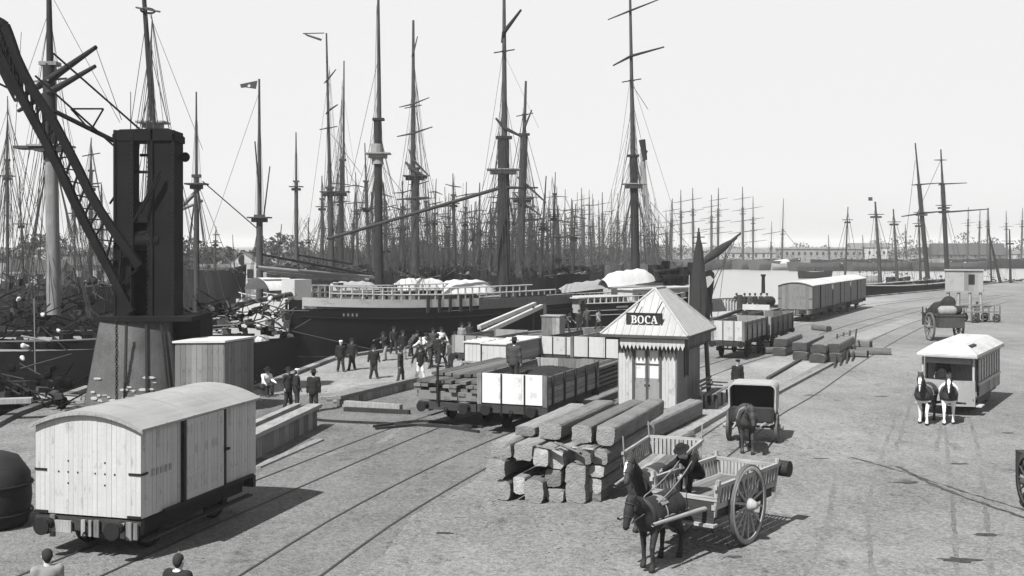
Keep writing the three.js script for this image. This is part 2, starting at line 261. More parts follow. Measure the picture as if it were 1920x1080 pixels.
function chassis(t, L, W, wheelbase, deck, m = M.black, head = M.darkWood[0]) {      // length runs along z, near end at +L/2
  for (const s of [-1, 1]) mesh('sole_bar', bx(0.12, 0.26, L, s * (W / 2 - 0.35), deck - 0.2, 0), head, t, 2);
  for (const s of [-1, 1]) { mesh('headstock', bx(W, 0.3, 0.14, 0, deck - 0.2, s * (L / 2 - 0.05)), head, t, 0); for (const x of [-0.9, 0.9]) { const b = mesh('buffer', bufferHead, m, t); b.position.set(x, deck - 0.2, s * L / 2); if (s < 0) b.rotation.y = Math.PI; } mesh('coupling', [new THREE.TorusGeometry(0.07, 0.02, 5, 10).translate(0, deck - 0.3, s * (L / 2 + 0.1)), new THREE.TorusGeometry(0.07, 0.02, 5, 10).rotateY(1.57).translate(0, deck - 0.42, s * (L / 2 + 0.12))], m, t); }
  for (const z of [-wheelbase / 2, wheelbase / 2]) {
    mesh('axle', rod(V(-0.95, 0.5, z), V(0.95, 0.5, z), 0.06), m, t);
    for (const s of [-1, 1]) {
      const w = mesh('wheel', discWheel, m, t); w.position.set(s * 0.82, 0.5, z); if (s < 0) w.rotation.y = Math.PI;
      mesh('axle_guard', [bx(0.05, 0.55, 0.06, s * 1.02, 0.72, z - 0.2), bx(0.05, 0.55, 0.06, s * 1.02, 0.72, z + 0.2), bx(0.14, 0.22, 0.24, s * 1.05, 0.5, z)], m, t);
      mesh('leaf_spring', [0, 1, 2].map((k) => bx(0.09, 0.035, 0.95 - k * 0.22, s * 1.05, 0.8 - k * 0.04, z)), m, t);
    }
  }
}
function archRoof(W, L, h, rise, over, n = 16) {                        // shallow arched roof as a solid shell
  const s = new THREE.Shape(), w = W / 2 + over; for (let i = 0; i <= n; i++) { const x = -w + 2 * w * i / n, y = h + rise * (1 - (x / w) ** 2); i ? s.lineTo(x, y) : s.moveTo(x, y); }
  for (let i = n; i >= 0; i--) { const x = -w + 2 * w * i / n; s.lineTo(x, h - 0.05 + rise * (1 - (x / w) ** 2)); }
  return new THREE.ExtrudeGeometry(s, { depth: L, bevelEnabled: false }).translate(0, 0, -L / 2);
}
const turnTo = (a, b) => -Math.atan2(b.x - a.x, -(b.z - a.z));         // turn that lays local -z from a to b
function boxVan(label, p, turn, opt = {}) {
  const { L = 5.2, W = 2.68, deck = 1.14, h = 3.1, end = M.white, side = M.grey, roof = M.felt, board = 0.125, group, detail = true } = opt;
  const t = thing('box_van', label, 'railway van', p, turn, group);
  chassis(t, L, W, L * 0.55, deck);
  mesh('underframe', bx(W - 0.5, 0.4, L - 0.5, 0, deck - 0.26, 0), M.black, t); for (const s of [-1, 1]) mesh('foot_board', bx(0.16, 0.05, L - 0.4, s * (W / 2 - 0.05), 0.42, 0), M.darkWood[0], t, 2);  // van underframe is an added dark box that blocks light below the deck
  const rise = 0.36, nb = Math.round(W / board), bw = W / nb;
  for (const s of [1, -1]) for (let i = 0; i < nb; i++) {
    if (s < 0 && !detail) continue;
    const x = -W / 2 + (i + 0.5) * bw, top = h - 0.06 + rise * (1 - (x / (W / 2 + 0.08)) ** 2), H = Math.round((top - deck) * 20) / 20;
    piece('board', bw - 0.004, H, 0.04, s > 0 ? pick(end) : pick(side), t, x, deck + H / 2, s * (L / 2) + rr(-0.004, 0.004), 1);
  }
  if (!detail) mesh('end_wall', bx(W, h - deck, 0.05, 0, (h + deck) / 2, -L / 2), side[0], t);
  const ns = Math.round(L / (board * 1.15)), sw = L / ns;
  for (const s of [1, -1]) {
    if (s < 0 || !detail) { mesh('side_wall', bx(0.05, h - deck, L - 0.06, s * W / 2, (h + deck) / 2, 0), side[0], t, 1); }
    else for (let i = 0; i < ns; i++) { const z = -L / 2 + (i + 0.5) * sw; piece('board', 0.04, h - deck, sw - 0.008, pick(side), t, s * (W / 2 - 0.02) + rr(-0.004, 0.004), (h + deck) / 2, z, 1); }
    // sliding door proud of the side
    const d = mesh('sliding_door', [bx(0.05, h - deck - 0.1, 1.72, s * (W / 2 + 0.05), (h + deck) / 2, 0.05)], side[side.length > 2 ? 2 : 0], t, 1);
    for (let i = 0; i < (detail ? 11 : 0); i++) piece('board', 0.025, h - deck - 0.12, 0.148, pick(side), d, s * (W / 2 + 0.085) + rr(-0.003, 0.003), (h + deck) / 2, 0.05 - 0.77 + i * 0.154, 1);
    mesh('door_frame', [bx(0.07, h - deck, 0.1, s * (W / 2 + 0.06), (h + deck) / 2, 0.98), bx(0.07, h - deck, 0.1, s * (W / 2 + 0.06), (h + deck) / 2, -0.88), bx(0.06, 0.08, L * 0.8, s * (W / 2 + 0.1), deck + 0.02, -0.2)], M.black, d, 1);
    mesh('door_hasp', bx(0.06, 0.06, 0.2, s * (W / 2 + 0.13), deck + 0.95, -0.9), M.black, d);
  }
  const r = mesh('roof', archRoof(W, L + 0.24, h, rise, 0.1), roof, t, 2);
  for (const z of detail ? [-1.75, -0.6, 0.6, 1.75] : []) { const g = archRoof(W, 0.05, h + 0.012, rise, 0.105).translate(0, 0, z); mesh('roof_seam', g, roof, r); }
  for (const z of [1, -1]) mesh('roof_edge', archRoof(W, 0.05, h - 0.05, rise, 0.11).translate(0, 0, z * (L / 2 + 0.1)), M.oldWood[2], r);
  if (detail) {
    for (const s of [-1, 1]) mesh('corner_strap', [bx(0.3, 0.05, 0.02, s * (W / 2 - 0.15), deck + 0.98, L / 2 + 0.03), bx(0.02, 0.05, 0.25, s * (W / 2 + 0.02), deck + 0.98, L / 2 - 0.1), bx(0.34, 0.06, 0.03, s * (W / 2 - 0.16), deck + 0.03, L / 2 + 0.035)], M.black, t);
    const bolts = []; for (const [x, y] of [[-0.5, 1.2], [-0.5, 0.95], [-0.5, 0.7], [-0.75, 0.95], [-0.25, 0.95], [0.45, 1.2], [0.45, 0.95], [0.45, 0.7], [0.2, 0.95], [0.7, 0.95]]) bolts.push(new THREE.SphereGeometry(0.024, 8, 6).scale(1, 1, 0.5).translate(x, deck + y, L / 2 + 0.024));
    mesh('bolt', bolts, M.black, t);
    for (const [x, w, hh] of [[-0.62, 0.5, 0.26], [-0.05, 0.1, 0.36], [0.12, 0.08, 0.36], [0.28, 0.13, 0.38], [-0.86, 0.12, 0.5], [0.95, 0.1, 0.34], [1.12, 0.14, 0.4], [1.28, 0.1, 0.36]]) mesh('end_bracket', bx(w, hh, 0.05, x, deck - 0.26, L / 2 + 0.07 + rr(0, 0.03)), pick(M.oldWood), t);
  }
  return t;
}
{
  const a = 15.3 * Math.PI / 180, near = V(-9.5, 0, -25.1), c = near.clone().add(V(Math.sin(a), 0, -Math.cos(a)).multiplyScalar(2.6));
  const v = boxVan('large wooden covered van with a bright white planked end, nearest the camera at lower left', c, -a, { deck: 0.95, h: 2.95, W: 2.72, side: M.white });
  mesh('faded_lettering', [bx(0.012, 0.16, 0.1), bx(0.012, 0.16, 0.08), bx(0.012, 0.14, 0.12), bx(0.012, 0.16, 0.09), bx(0.012, 0.15, 0.1)].map((g, i) => g.translate(1.369, 1.9, 2.15 - i * 0.17)), M.grey[2], v);
}
{ // row of three covered vans
  const P0 = V(25.7, 0, -102), dir = V(0.462, 0, -0.887), turn = turnTo(V(0, 0, 0), dir);
  const names = ['pale roofed covered van with a grey end, nearest of the row of three', 'middle van of the row of covered vans on the quay track', 'farthest van of the row of covered vans on the quay track'];
  for (let i = 0; i < 3; i++) boxVan(names[i], P0.clone().addScaledVector(dir, 4.6 + i * 9.1), turn, { L: 8.4, W: 3.1, deck: 1.15, h: 3.35, end: [M.grey[3], M.dgrey[2], M.grey[3]], side: [M.grey[3], M.dgrey[2], M.grey[3]], roof: M.pale, board: 0.3, detail: i === 0 });
  const low = thing('flat_wagon', 'low flat wagon with a pale load end, in front of the covered vans', 'railway wagon', V(23.2, 0, -104), turn);
  chassis(low, 4, 2.6, 2.2, 1.05); for (let i = 0; i < 8; i++) piece('deck_board', 0.32, 0.06, 4, pick(M.oldWood), low, -1.12 + i * 0.32, 1.1, 0, 2); mesh('end_board', bx(2.5, 0.5, 0.08, 0, 1.35, 2), M.white[0], low, 0);
}
function openWagon(label, p, turn, o = {}) {
  const { L = 5.6, W = 2.6, deck = 1.15, h = 1.0, end = M.white, side = M.oldWood, group, boards = 5, posts = true } = o;
  const t = thing('open_wagon', label, 'railway wagon', p, turn, group);
  chassis(t, L, W, L * 0.52, deck);
  for (let i = 0; i < 9; i++) piece('floor_board', W / 9 - 0.01, 0.06, L - 0.1, pick(M.darkWood), t, -W / 2 + (i + 0.5) * W / 9, deck, 0, 2);
  for (const s of [1, -1]) {
    const n = 3; for (let i = 0; i < n; i++) piece('end_panel', W * 0.86 / n - 0.012, h + 0.05, 0.06, s > 0 ? pick(end) : pick(side), t, -W * 0.43 + (i + 0.5) * W * 0.86 / n, deck + h / 2 + 0.03, s * (L / 2 - 0.02), 1);
    for (const x of [-1, 1]) piece('end_post', 0.17, h + 0.1, 0.12, pick(M.oldWood), t, x * (W / 2 - 0.09), deck + h / 2, s * (L / 2 - 0.02), 1);
    for (const x of [-W * 0.15, W * 0.18]) mesh('end_strap', bx(0.05, h + 0.5, 0.04, x, deck + h / 2 - 0.2, s * (L / 2 + 0.035)), M.black, t);
  }
  for (const s of [1, -1]) {
    for (let i = 0; i < boards; i++) piece('side_board', 0.06, h / boards - 0.02, L - 0.16, pick(side), t, s * (W / 2 - 0.03) + rr(-0.006, 0.006), deck + (i + 0.5) * h / boards, 0, 2);
    if (posts) for (let i = 0; i < 5; i++) piece('side_stanchion', 0.07, h + 0.1, 0.11, M.darkWood[0], t, s * (W / 2 + 0.035), deck + h / 2 - 0.03, -L / 2 + 0.5 + i * (L - 1) / 4, 1);
  }
  return t;
}
const along = (px, py, y, deg, L) => { const p = on(px, py, y), a = deg * Math.PI / 180; return [p.clone().setY(0).add(V(Math.sin(a), 0, -Math.cos(a)).multiplyScalar(L / 2)), -a]; };
{ // the white ended wagon in the middle
  const [p, turn] = along(960, 690 + 68, 1.15, 22, 6.2);
  openWagon('open wagon with a bright white end board and slatted sides, behind the big timber pile', p, turn, { L: 6.2, W: 2.78, h: 1.05, end: M.bright });
const g = new THREE.PlaneGeometry(2.6, 6, 22, 44).rotateX(-Math.PI / 2), q = g.attributes.position; for (let i = 0; i < q.count; i++) q.setY(i, 1.75 + 0.42 * Math.cos(q.getX(i) * 1.1) * Math.cos(q.getZ(i) * 0.48) + rr(-0.07, 0.07)); g.computeVertexNormals(); const o = mesh(numbered('coal_heap'), g, mat(0.02, { roughness: 0.7 }), scene); o.position.copy(p); o.rotation.y = turn; tag(o, 'dark coal heaped in the white ended open wagon', 'coal').userData.kind = 'stuff';
}
{ // wagon of sawn planks to its left
  const [p, turn] = along(838, 752, 1.0, 24, 8.5);
  const t = thing('flat_wagon', 'low wagon loaded with stacks of sawn planks, left of the white ended wagon', 'railway wagon', p, turn);
  chassis(t, 8.5, 2.5, 4.5, 1.0); for (let i = 0; i < 8; i++) piece('deck_board', 0.3, 0.06, 8.4, pick(M.oldWood), t, -1.05 + i * 0.3, 1.03, 0, 2);
  for (const s of [1, -1]) piece('end_board', 2.5, 0.34, 0.08, pick(M.grey), t, 0, 1.2, s * 4.2, 0);
  mesh('brake_handle', [rod(V(-0.35, 0.9, 4.35), V(-0.35, 2.35, 4.35), 0.05), rod(V(-0.6, 2.35, 4.35), V(-0.1, 2.35, 4.35), 0.035)], M.black, t);
  const load = thing('plank_stack', 'weathered sawn planks stacked in layers on the low wagon', 'planks', p.clone(), turn);
  for (let j = 0; j < 6; j++) for (let i = 0; i < 9; i++) piece('plank', 0.29, 0.11, j === 5 ? 6.4 : 8.2, pick(j > 3 ? M.dgrey : [M.grey[3], M.dgrey[2], M.oldWood[3]]), load, -1.25 + i * 0.312 + rr(-0.02, 0.02), 1.12 + j * 0.15, rr(-0.3, 0.3), 2, 0, rr(-0.012, 0.012));
  const load2 = thing('plank_stack', 'second stack of dark planks lying behind the white ended wagon', 'planks', at(1090, 728, 50).setY(0), -22 * Math.PI / 180);
  for (let j = 0; j < 6; j++) for (let i = 0; i < 9; i++) piece('plank', 0.3, 0.12, 8.6, pick([M.dgrey[0], M.dgrey[1], M.darkWood[2]]), load2, -3.0 + i * 0.32 + rr(-0.03, 0.03), 0.1 + j * 0.2, -3 + rr(-0.4, 0.4), 2, 0, rr(-0.015, 0.015));
}
// wagons on the quay behind
{
  let a = along(882, 662, 1.1, 26, 5); openWagon('low open wagon with a plain pale end, left of the crate topped wagon', a[0], a[1], { L: 5, W: 2.3, h: 0.9, end: M.grey, side: M.grey, deck: 1.1, posts: false });
  a = along(905, 684, 0.9, 24, 6); const c = thing('flat_wagon', 'flat wagon with a white end beam carrying two lidded boxes on the quay', 'railway wagon', a[0], a[1]);
  chassis(c, 6, 2.6, 3, 0.95, M.black, M.white[0]); for (let i = 0; i < 8; i++) piece('deck_board', 0.32, 0.06, 6, pick(M.oldWood), c, -1.13 + i * 0.323, 0.98, 0, 2);
  const chest = (label, x, z, w, h, L, e, sd) => { const k = thing('lidded_box', label, 'box', a[0].clone().add(V(x, 0, z).applyAxisAngle(UP, a[1])).setY(1.02), a[1]); for (let i = 0; i < 4; i++) piece('end_board', w / 4 - 0.01, h, 0.05, pick(e), k, -w / 2 + (i + 0.5) * w / 4, h / 2, L / 2, 1); for (const s of [1, -1]) for (let i = 0; i < 4; i++) piece('side_board', 0.05, h / 4 - 0.01, L - 0.06, pick(sd), k, s * (w / 2 - 0.03), (i + 0.5) * h / 4, 0, 2); mesh('back_board', bx(w - 0.08, h, 0.05, 0, h / 2, -L / 2), sd[0], k); const lid = mesh('lid', bx(w + 0.16, 0.06, L + 0.2, 0, h + 0.03, 0), M.pale, k, 2); for (let i = 0; i < 4; i++) mesh('lid_batten', bx(w + 0.16, 0.04, 0.07, 0, h + 0.08, -L / 2 + 0.4 + i * (L - 0.8) / 3), M.pale, lid); };
  chest('box with a flat pale lid and white end, right of two on the flat wagon', 0.5, 0.2, 1.35, 0.92, 5.0, M.white, M.grey); chest('shorter grey box at the left end of the flat wagon', -0.75, 1.3, 0.9, 0.95, 2.6, M.white, M.grey);
  a = along(1048, 668, 1.0, 27, 6); openWagon('grey sided open wagon between the lidded boxes and the wagon behind the kiosk eaves', a[0], a[1], { L: 6, W: 2.4, h: 0.9, end: M.white, side: M.dgrey, deck: 1.1 });
  a = along(1118, 672, 1.1, 25, 5.5); openWagon('white ended open wagon standing just behind the left eaves of the kiosk', a[0], a[1], { L: 5.5, W: 2.9, h: 1.0 });
  a = along(1365, 640, 1.1, 26, 6); openWagon('open wagon with a white end, seen just right of the kiosk roof', a[0], a[1], { L: 6, W: 2.1, h: 1.15, side: M.grey });
  a = along(1418, 626, 1.1, 26, 6); openWagon('dark open wagon behind the white ended wagon right of the kiosk', a[0], a[1], { L: 7, W: 2.2, h: 1.1, side: M.dgrey, end: M.dgrey });
  a = along(1030, 612, 0.8, 20, 2); const crate = thing('pale_crate', 'tall pale wooden crate standing against the ship side', 'crate', a[0], a[1]); for (let i = 0; i < 5; i++) piece('board', 0.28, 1.5, 0.05, pick(M.oldWood), crate, -0.58 + i * 0.29, 0.8, 0.7, 1); mesh('crate_body', bx(1.44, 1.48, 1.36, 0, 0.78, 0), M.oldWood[1], crate, 1); mesh('lid', bx(1.6, 0.06, 1.6, 0, 1.58, 0), M.oldWood[2], crate, 0);
}
{ // engine with tall chimney behind the covered vans, fence
  const p = on(1437, 590, 0), t = thing('steam_engine', 'small dark steam engine with a tall chimney behind the low white fence', 'locomotive', p, turnTo(V(0, 0, 0), V(0.46, 0, -0.88)));
  mesh('boiler', new THREE.CylinderGeometry(0.5, 0.5, 3.4, 18).rotateX(Math.PI / 2).translate(0, 1.3, 0), M.black, t); mesh('chimney', new THREE.LatheGeometry([[0.2, 0], [0.19, 0.2], [0.17, 1.7], [0.26, 1.75], [0.26, 1.9], [0.2, 1.9]].map(([r, y]) => new THREE.Vector2(r, y)), 16).translate(0, 2.2, 1.2), M.black, t);
  mesh('footplate', bx(2.2, 0.14, 4.6, 0, 0.85, -0.2), M.black, t);
  for (const z of [-1.6, 0, 1.3]) for (const s of [-1, 1]) { const w = mesh('wheel', discWheel, M.black, t); w.position.set(s * 0.82, 0.5, z); }
}
// ---------- station kiosk ----------
const font = await new FontLoader().loadAsync('fonts/droid/droid_serif_bold.typeface.json');
const fontSans = await new FontLoader().loadAsync('fonts/droid/droid_sans_bold.typeface.json');
{
  const a = 22 * Math.PI / 180, E = V(7.18, 0, -45.7);                 // right front corner of the eaves; local x = along the front to the right, local -z = to the back
  const t = thing('station_kiosk', 'small wooden station hut with a pale pyramid roof and scalloped eaves', 'hut', E, -a);
  const we = 3.75, de = 5.5, he = 3.28, hr = 5.15, x0 = -3.1, x1 = -0.62, z0 = -0.55, z1 = -4.9, y0 = 0.12;
  // walls
  mesh('plinth', bx(x1 - x0 + 0.16, 0.24, z0 - z1 + 0.16, (x0 + x1) / 2, y0, (z0 + z1) / 2), M.stone, t);
  const wallH = 3.06, cy = y0 + 0.1 + wallH / 2;
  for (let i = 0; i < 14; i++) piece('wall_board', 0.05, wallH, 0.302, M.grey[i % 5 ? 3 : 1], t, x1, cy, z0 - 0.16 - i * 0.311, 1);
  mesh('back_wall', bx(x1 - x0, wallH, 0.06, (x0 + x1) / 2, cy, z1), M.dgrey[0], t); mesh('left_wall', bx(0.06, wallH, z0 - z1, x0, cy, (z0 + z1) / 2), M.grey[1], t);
  // front: white boards cut to valance shadow, frieze dark as its shade, double door
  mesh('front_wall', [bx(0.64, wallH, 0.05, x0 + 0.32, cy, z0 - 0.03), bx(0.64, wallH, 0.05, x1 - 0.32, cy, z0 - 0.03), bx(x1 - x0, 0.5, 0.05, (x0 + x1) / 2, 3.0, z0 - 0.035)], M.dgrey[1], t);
  for (const xs of [x0 + 0.02, x1 - 0.6]) for (let k = 0; k < 4; k++) {
    const s = new THREE.Shape(), w = 0.138; s.moveTo(0, 0); s.lineTo(w, 0); s.lineTo(w, 2.2); s.lineTo(w / 2, 2.42); s.lineTo(0, 2.2);
    mesh('shadow_edge_board', new THREE.ExtrudeGeometry(s, { depth: 0.03, bevelEnabled: false }).translate(xs + k * 0.145, y0 + 0.12, z0), pick(M.white), t, 1);
  }
  for (const x of [x0 + 0.66, -1.86, x1 - 0.66]) mesh('door_post', bx(0.1, wallH, 0.12, x, cy, z0 - 0.01), M.dgrey[3], t, 1);
  for (const [xa, xb] of [[x0 + 0.71, -1.91], [-1.81, x1 - 0.71]]) {
    const w = xb - xa, m = (xa + xb) / 2, d = mesh('door', [bx(w, 1.2, 0.06, m, y0 + 0.72, z0 - 0.02), bx(w, 0.55, 0.06, m, 2.95, z0 - 0.02), bx(0.05, 1.4, 0.06, xa + 0.025, 2.0, z0 - 0.02), bx(0.05, 1.4, 0.06, xb - 0.025, 2.0, z0 - 0.02)], M.grey[0], t, 1);
    for (const y of [1.72, 2.33]) mesh('pane', bx(w - 0.1, 0.56, 0.02, m, y, z0 - 0.025), M.bright[2], d);
    mesh('door_handle', new THREE.SphereGeometry(0.035, 8, 6).translate(xa < -2 ? xb - 0.04 : xa + 0.04, 1.15, z0 + 0.03), M.iron, d); mesh('glazing_bar', bx(w, 0.05, 0.05, m, 2.025, z0 - 0.005), M.dgrey[3], d); mesh('fan_light', new THREE.CircleGeometry(w * 0.4, 14, 0, Math.PI).translate(m, 2.7, z0 + 0.018), M.white[1], d);
  }
  mesh('side_window', bx(0.04, 1.1, 0.6, x1 + 0.035, 2.0, z0 - 1.6), M.dark, t); mesh('side_window_frame', [bx(0.05, 1.2, 0.06, x1 + 0.05, 2, z0 - 1.27), bx(0.05, 1.2, 0.06, x1 + 0.05, 2, z0 - 1.93), bx(0.05, 0.06, 0.72, x1 + 0.05, 2.6, z0 - 1.6)], M.dgrey[3], t);
  // roof of zinc strips, hip ridge
  const A = V(-we, he, 0), B = V(0, he, 0), C = V(0, he, -de), D = V(-we, he, -de), R1 = V(-we / 2, hr, -1.9), R2 = V(-we / 2, hr, -3.6);
  const tri = (...v) => { const g = new THREE.BufferGeometry(); g.setAttribute('position', new THREE.Float32BufferAttribute(v.flatMap((p) => [p.x, p.y, p.z]), 3)); g.computeVertexNormals(); return g; };
  const lift = (v, d) => v.clone().add(V(0, d, 0));
  mesh('roof', [tri(A, B, R1), tri(B, C, R2), tri(B, R2, R1), tri(C, D, R2), tri(D, A, R1), tri(D, R1, R2), tri(lift(A, -0.06), lift(B, -0.06), lift(C, -0.06)), tri(lift(A, -0.06), lift(C, -0.06), lift(D, -0.06))], M.zinc, t, 2);
  const roof = t.children[t.children.length - 1];
  const seam = (p, q) => mesh('roof_seam', beam(lift(p, 0.012), lift(q, 0.012), 0.035, 0.03), M.zinc, roof);
  for (let i = 1; i < 12; i++) { const f = i / 12, p = A.clone().lerp(B, f), m = f < 0.5 ? A.clone().lerp(R1, f * 2) : B.clone().lerp(R1, (1 - f) * 2); seam(p, V(p.x, m.y, m.z)); }
  for (let i = 1; i < 14; i++) { const f = i / 14, p = B.clone().lerp(C, f), zr = -f * de; const q = zr > -1.9 ? B.clone().lerp(R1, -zr / 1.9) : zr < -3.6 ? C.clone().lerp(R2, (de + zr) / (de - 3.6)) : V(-we / 2, hr, zr); seam(p, V(q.x, q.y, p.z)); }
  for (const [p, q] of [[A, R1], [B, R1], [C, R2], [D, R2], [R1, R2]]) mesh('hip_cap', rod(lift(p, 0.01), lift(q, 0.01), 0.05, 0.05, 6), M.zinc, roof);
  mesh('fascia', [bx(we, 0.12, 0.05, -we / 2, he - 0.06, 0), bx(0.05, 0.12, de, 0, he - 0.06, -de / 2), bx(we, 0.12, 0.05, -we / 2, he - 0.06, -de), bx(0.05, 0.12, de, -we, he - 0.06, -de / 2)], M.dgrey[3], t, 0);
  // scalloped valance boards set back under the eaves
  const tooth = new THREE.Shape(); tooth.moveTo(0, 0); tooth.lineTo(0.165, 0); tooth.lineTo(0.165, -0.26); tooth.quadraticCurveTo(0.14, -0.3, 0.0825, -0.46); tooth.quadraticCurveTo(0.025, -0.3, 0, -0.26);
  const tg = new THREE.ExtrudeGeometry(tooth, { depth: 0.03, bevelEnabled: false });
  for (let i = 0; i < 16; i++) mesh('valance_board', tg.clone().translate(-2.92 + i * 0.172, he - 0.16, -0.16), pick(M.white), t, 1);
  for (let i = 0; i < 26; i++) mesh('valance_board', tg.clone().rotateY(Math.PI / 2).translate(-0.14, he - 0.16, -0.35 - i * 0.18), pick(M.dgrey), t, 1);  // same valance in darker grey, painting in the shade on this side
  mesh('soffit_beam', [bx(0.1, 0.14, de - 0.3, -0.22, he - 0.16, -de / 2), bx(we - 0.3, 0.14, 0.1, -we / 2, he - 0.16, -0.25)], M.dgrey[3], t);
  mesh('veranda_post', [rod(V(-0.1, 0, -4.6), V(-0.3, 3.15, -4.75), 0.11, 0.1, 8), rod(V(-0.28, 2.5, -4.7), V(-0.62, 3.05, -4.7), 0.05)], M.dgrey[1], t, 1);
  // bench on the platform side
  const b = thing('platform_bench', 'slatted wooden bench on the shaded side of the station hut', 'bench', E.clone().add(V(0, 0, 0)), -a);
  for (let i = 0; i < 5; i++) piece('slat', 0.09, 0.04, 2.6, pick(M.oldWood), b, 0.15 + i * 0.12, 0.62 + (i < 3 ? 0 : (i - 2) * 0.03), -3.6, 2);
  for (let i = 0; i < 3; i++) piece('back_slat', 0.04, 0.1, 2.6, pick(M.oldWood), b, -0.02 - i * 0.03, 0.8 + i * 0.16, -3.6, 2);
  for (const z of [-2.5, -3.6, -4.7]) { mesh('leg', [bx(0.08, 0.6, 0.08, 0.12, 0.3, z), bx(0.08, 0.6, 0.08, 0.66, 0.3, z)], M.darkWood[0], b); mesh('armrest', bx(0.7, 0.05, 0.06, 0.35, 0.9, z), M.darkWood[0], b); }
  // hanging name board
  const s = thing('station_sign', 'dark name board reading BOCA hung on the front slope of the hut roof', 'sign', E.clone(), -a);
  const zc = -0.42, yc = 3.9, xc = -1.95;
  mesh('board', bx(1.46, 0.5, 0.04, xc, yc, zc), M.iron, s);
  mesh('frame', [bx(1.54, 0.05, 0.06, xc, yc + 0.25, zc), bx(1.54, 0.05, 0.06, xc, yc - 0.25, zc), bx(0.05, 0.5, 0.06, xc - 0.75, yc, zc), bx(0.05, 0.5, 0.06, xc + 0.75, yc, zc)], M.black, s);
  for (const x of [-0.45, 0.5]) mesh('hanger_rod', rod(V(xc + x, yc + 0.25, zc), V(xc + x + 0.12, yc + 0.72, zc - 0.55), 0.022), M.black, s);
  const tx = new TextGeometry('BOCA', { font, size: 0.31, depth: 0.02, curveSegments: 6 }); tx.computeBoundingBox(); const bb = tx.boundingBox; tx.scale(1.15 / (bb.max.x - bb.min.x), 1.05, 1); tx.translate(xc - 0.575, yc - 0.165, zc + 0.02); mesh('lettering', tx, M.bright[2], s);
}
// ---------- timber baulks ----------
function hewn(w, h, L, name, label, group, endM = pick(M.logEnd), m = pick(M.log)) {
  const N = 20, K = 14, e = rr(0.3, 0.55), pos = [], idx = [], jit = []; for (let i = 0; i < N; i++) jit.push(rr(0.9, 1.06)); const bow = rr(-0.04, 0.04);
  for (let k = 0; k <= K; k++) for (let i = 0; i < N; i++) { const a = i / N * 6.2832, c = Math.cos(a), s = Math.sin(a), q = jit[i] * rr(0.985, 1.015), t = k / K; pos.push(Math.sign(c) * Math.abs(c) ** e * w / 2 * q + bow * Math.sin(t * 3.14), Math.sign(s) * Math.abs(s) ** e * h / 2 * q + h / 2, (0.5 - t) * L + (k === 0 ? rr(-0.02, 0.02) : 0)); }
  for (let k = 0; k < K; k++) for (let i = 0; i < N; i++) { const a = k * N + i, b = k * N + (i + 1) % N; idx.push(a, b, a + N, b, b + N, a + N); }
  const g = new THREE.BufferGeometry(); g.setAttribute('position', new THREE.Float32BufferAttribute(pos, 3)); g.setIndex(idx); g.computeVertexNormals();
  const log = mesh(numbered(name), g, m, scene, 2); tag(log, label, 'timber', group);
  for (const k of [0, K]) { const p = [], ii = [], o = k * N * 3; p.push(bow * (k ? 0 : 0), h / 2, (k ? -L / 2 : L / 2) + (k ? -0.02 : 0.03)); for (let i = 0; i < N; i++) p.push(pos[o + i * 3], pos[o + i * 3 + 1], pos[o + i * 3 + 2]); for (let i = 0; i < N; i++) ii.push(0, 1 + i, 1 + (i + 1) % N); const f = new THREE.BufferGeometry(); f.setAttribute('position', new THREE.Float32BufferAttribute(p, 3)); f.setIndex(ii); f.computeVertexNormals(); mesh('end_face', f, endM, log, 0); }
  return log;
}
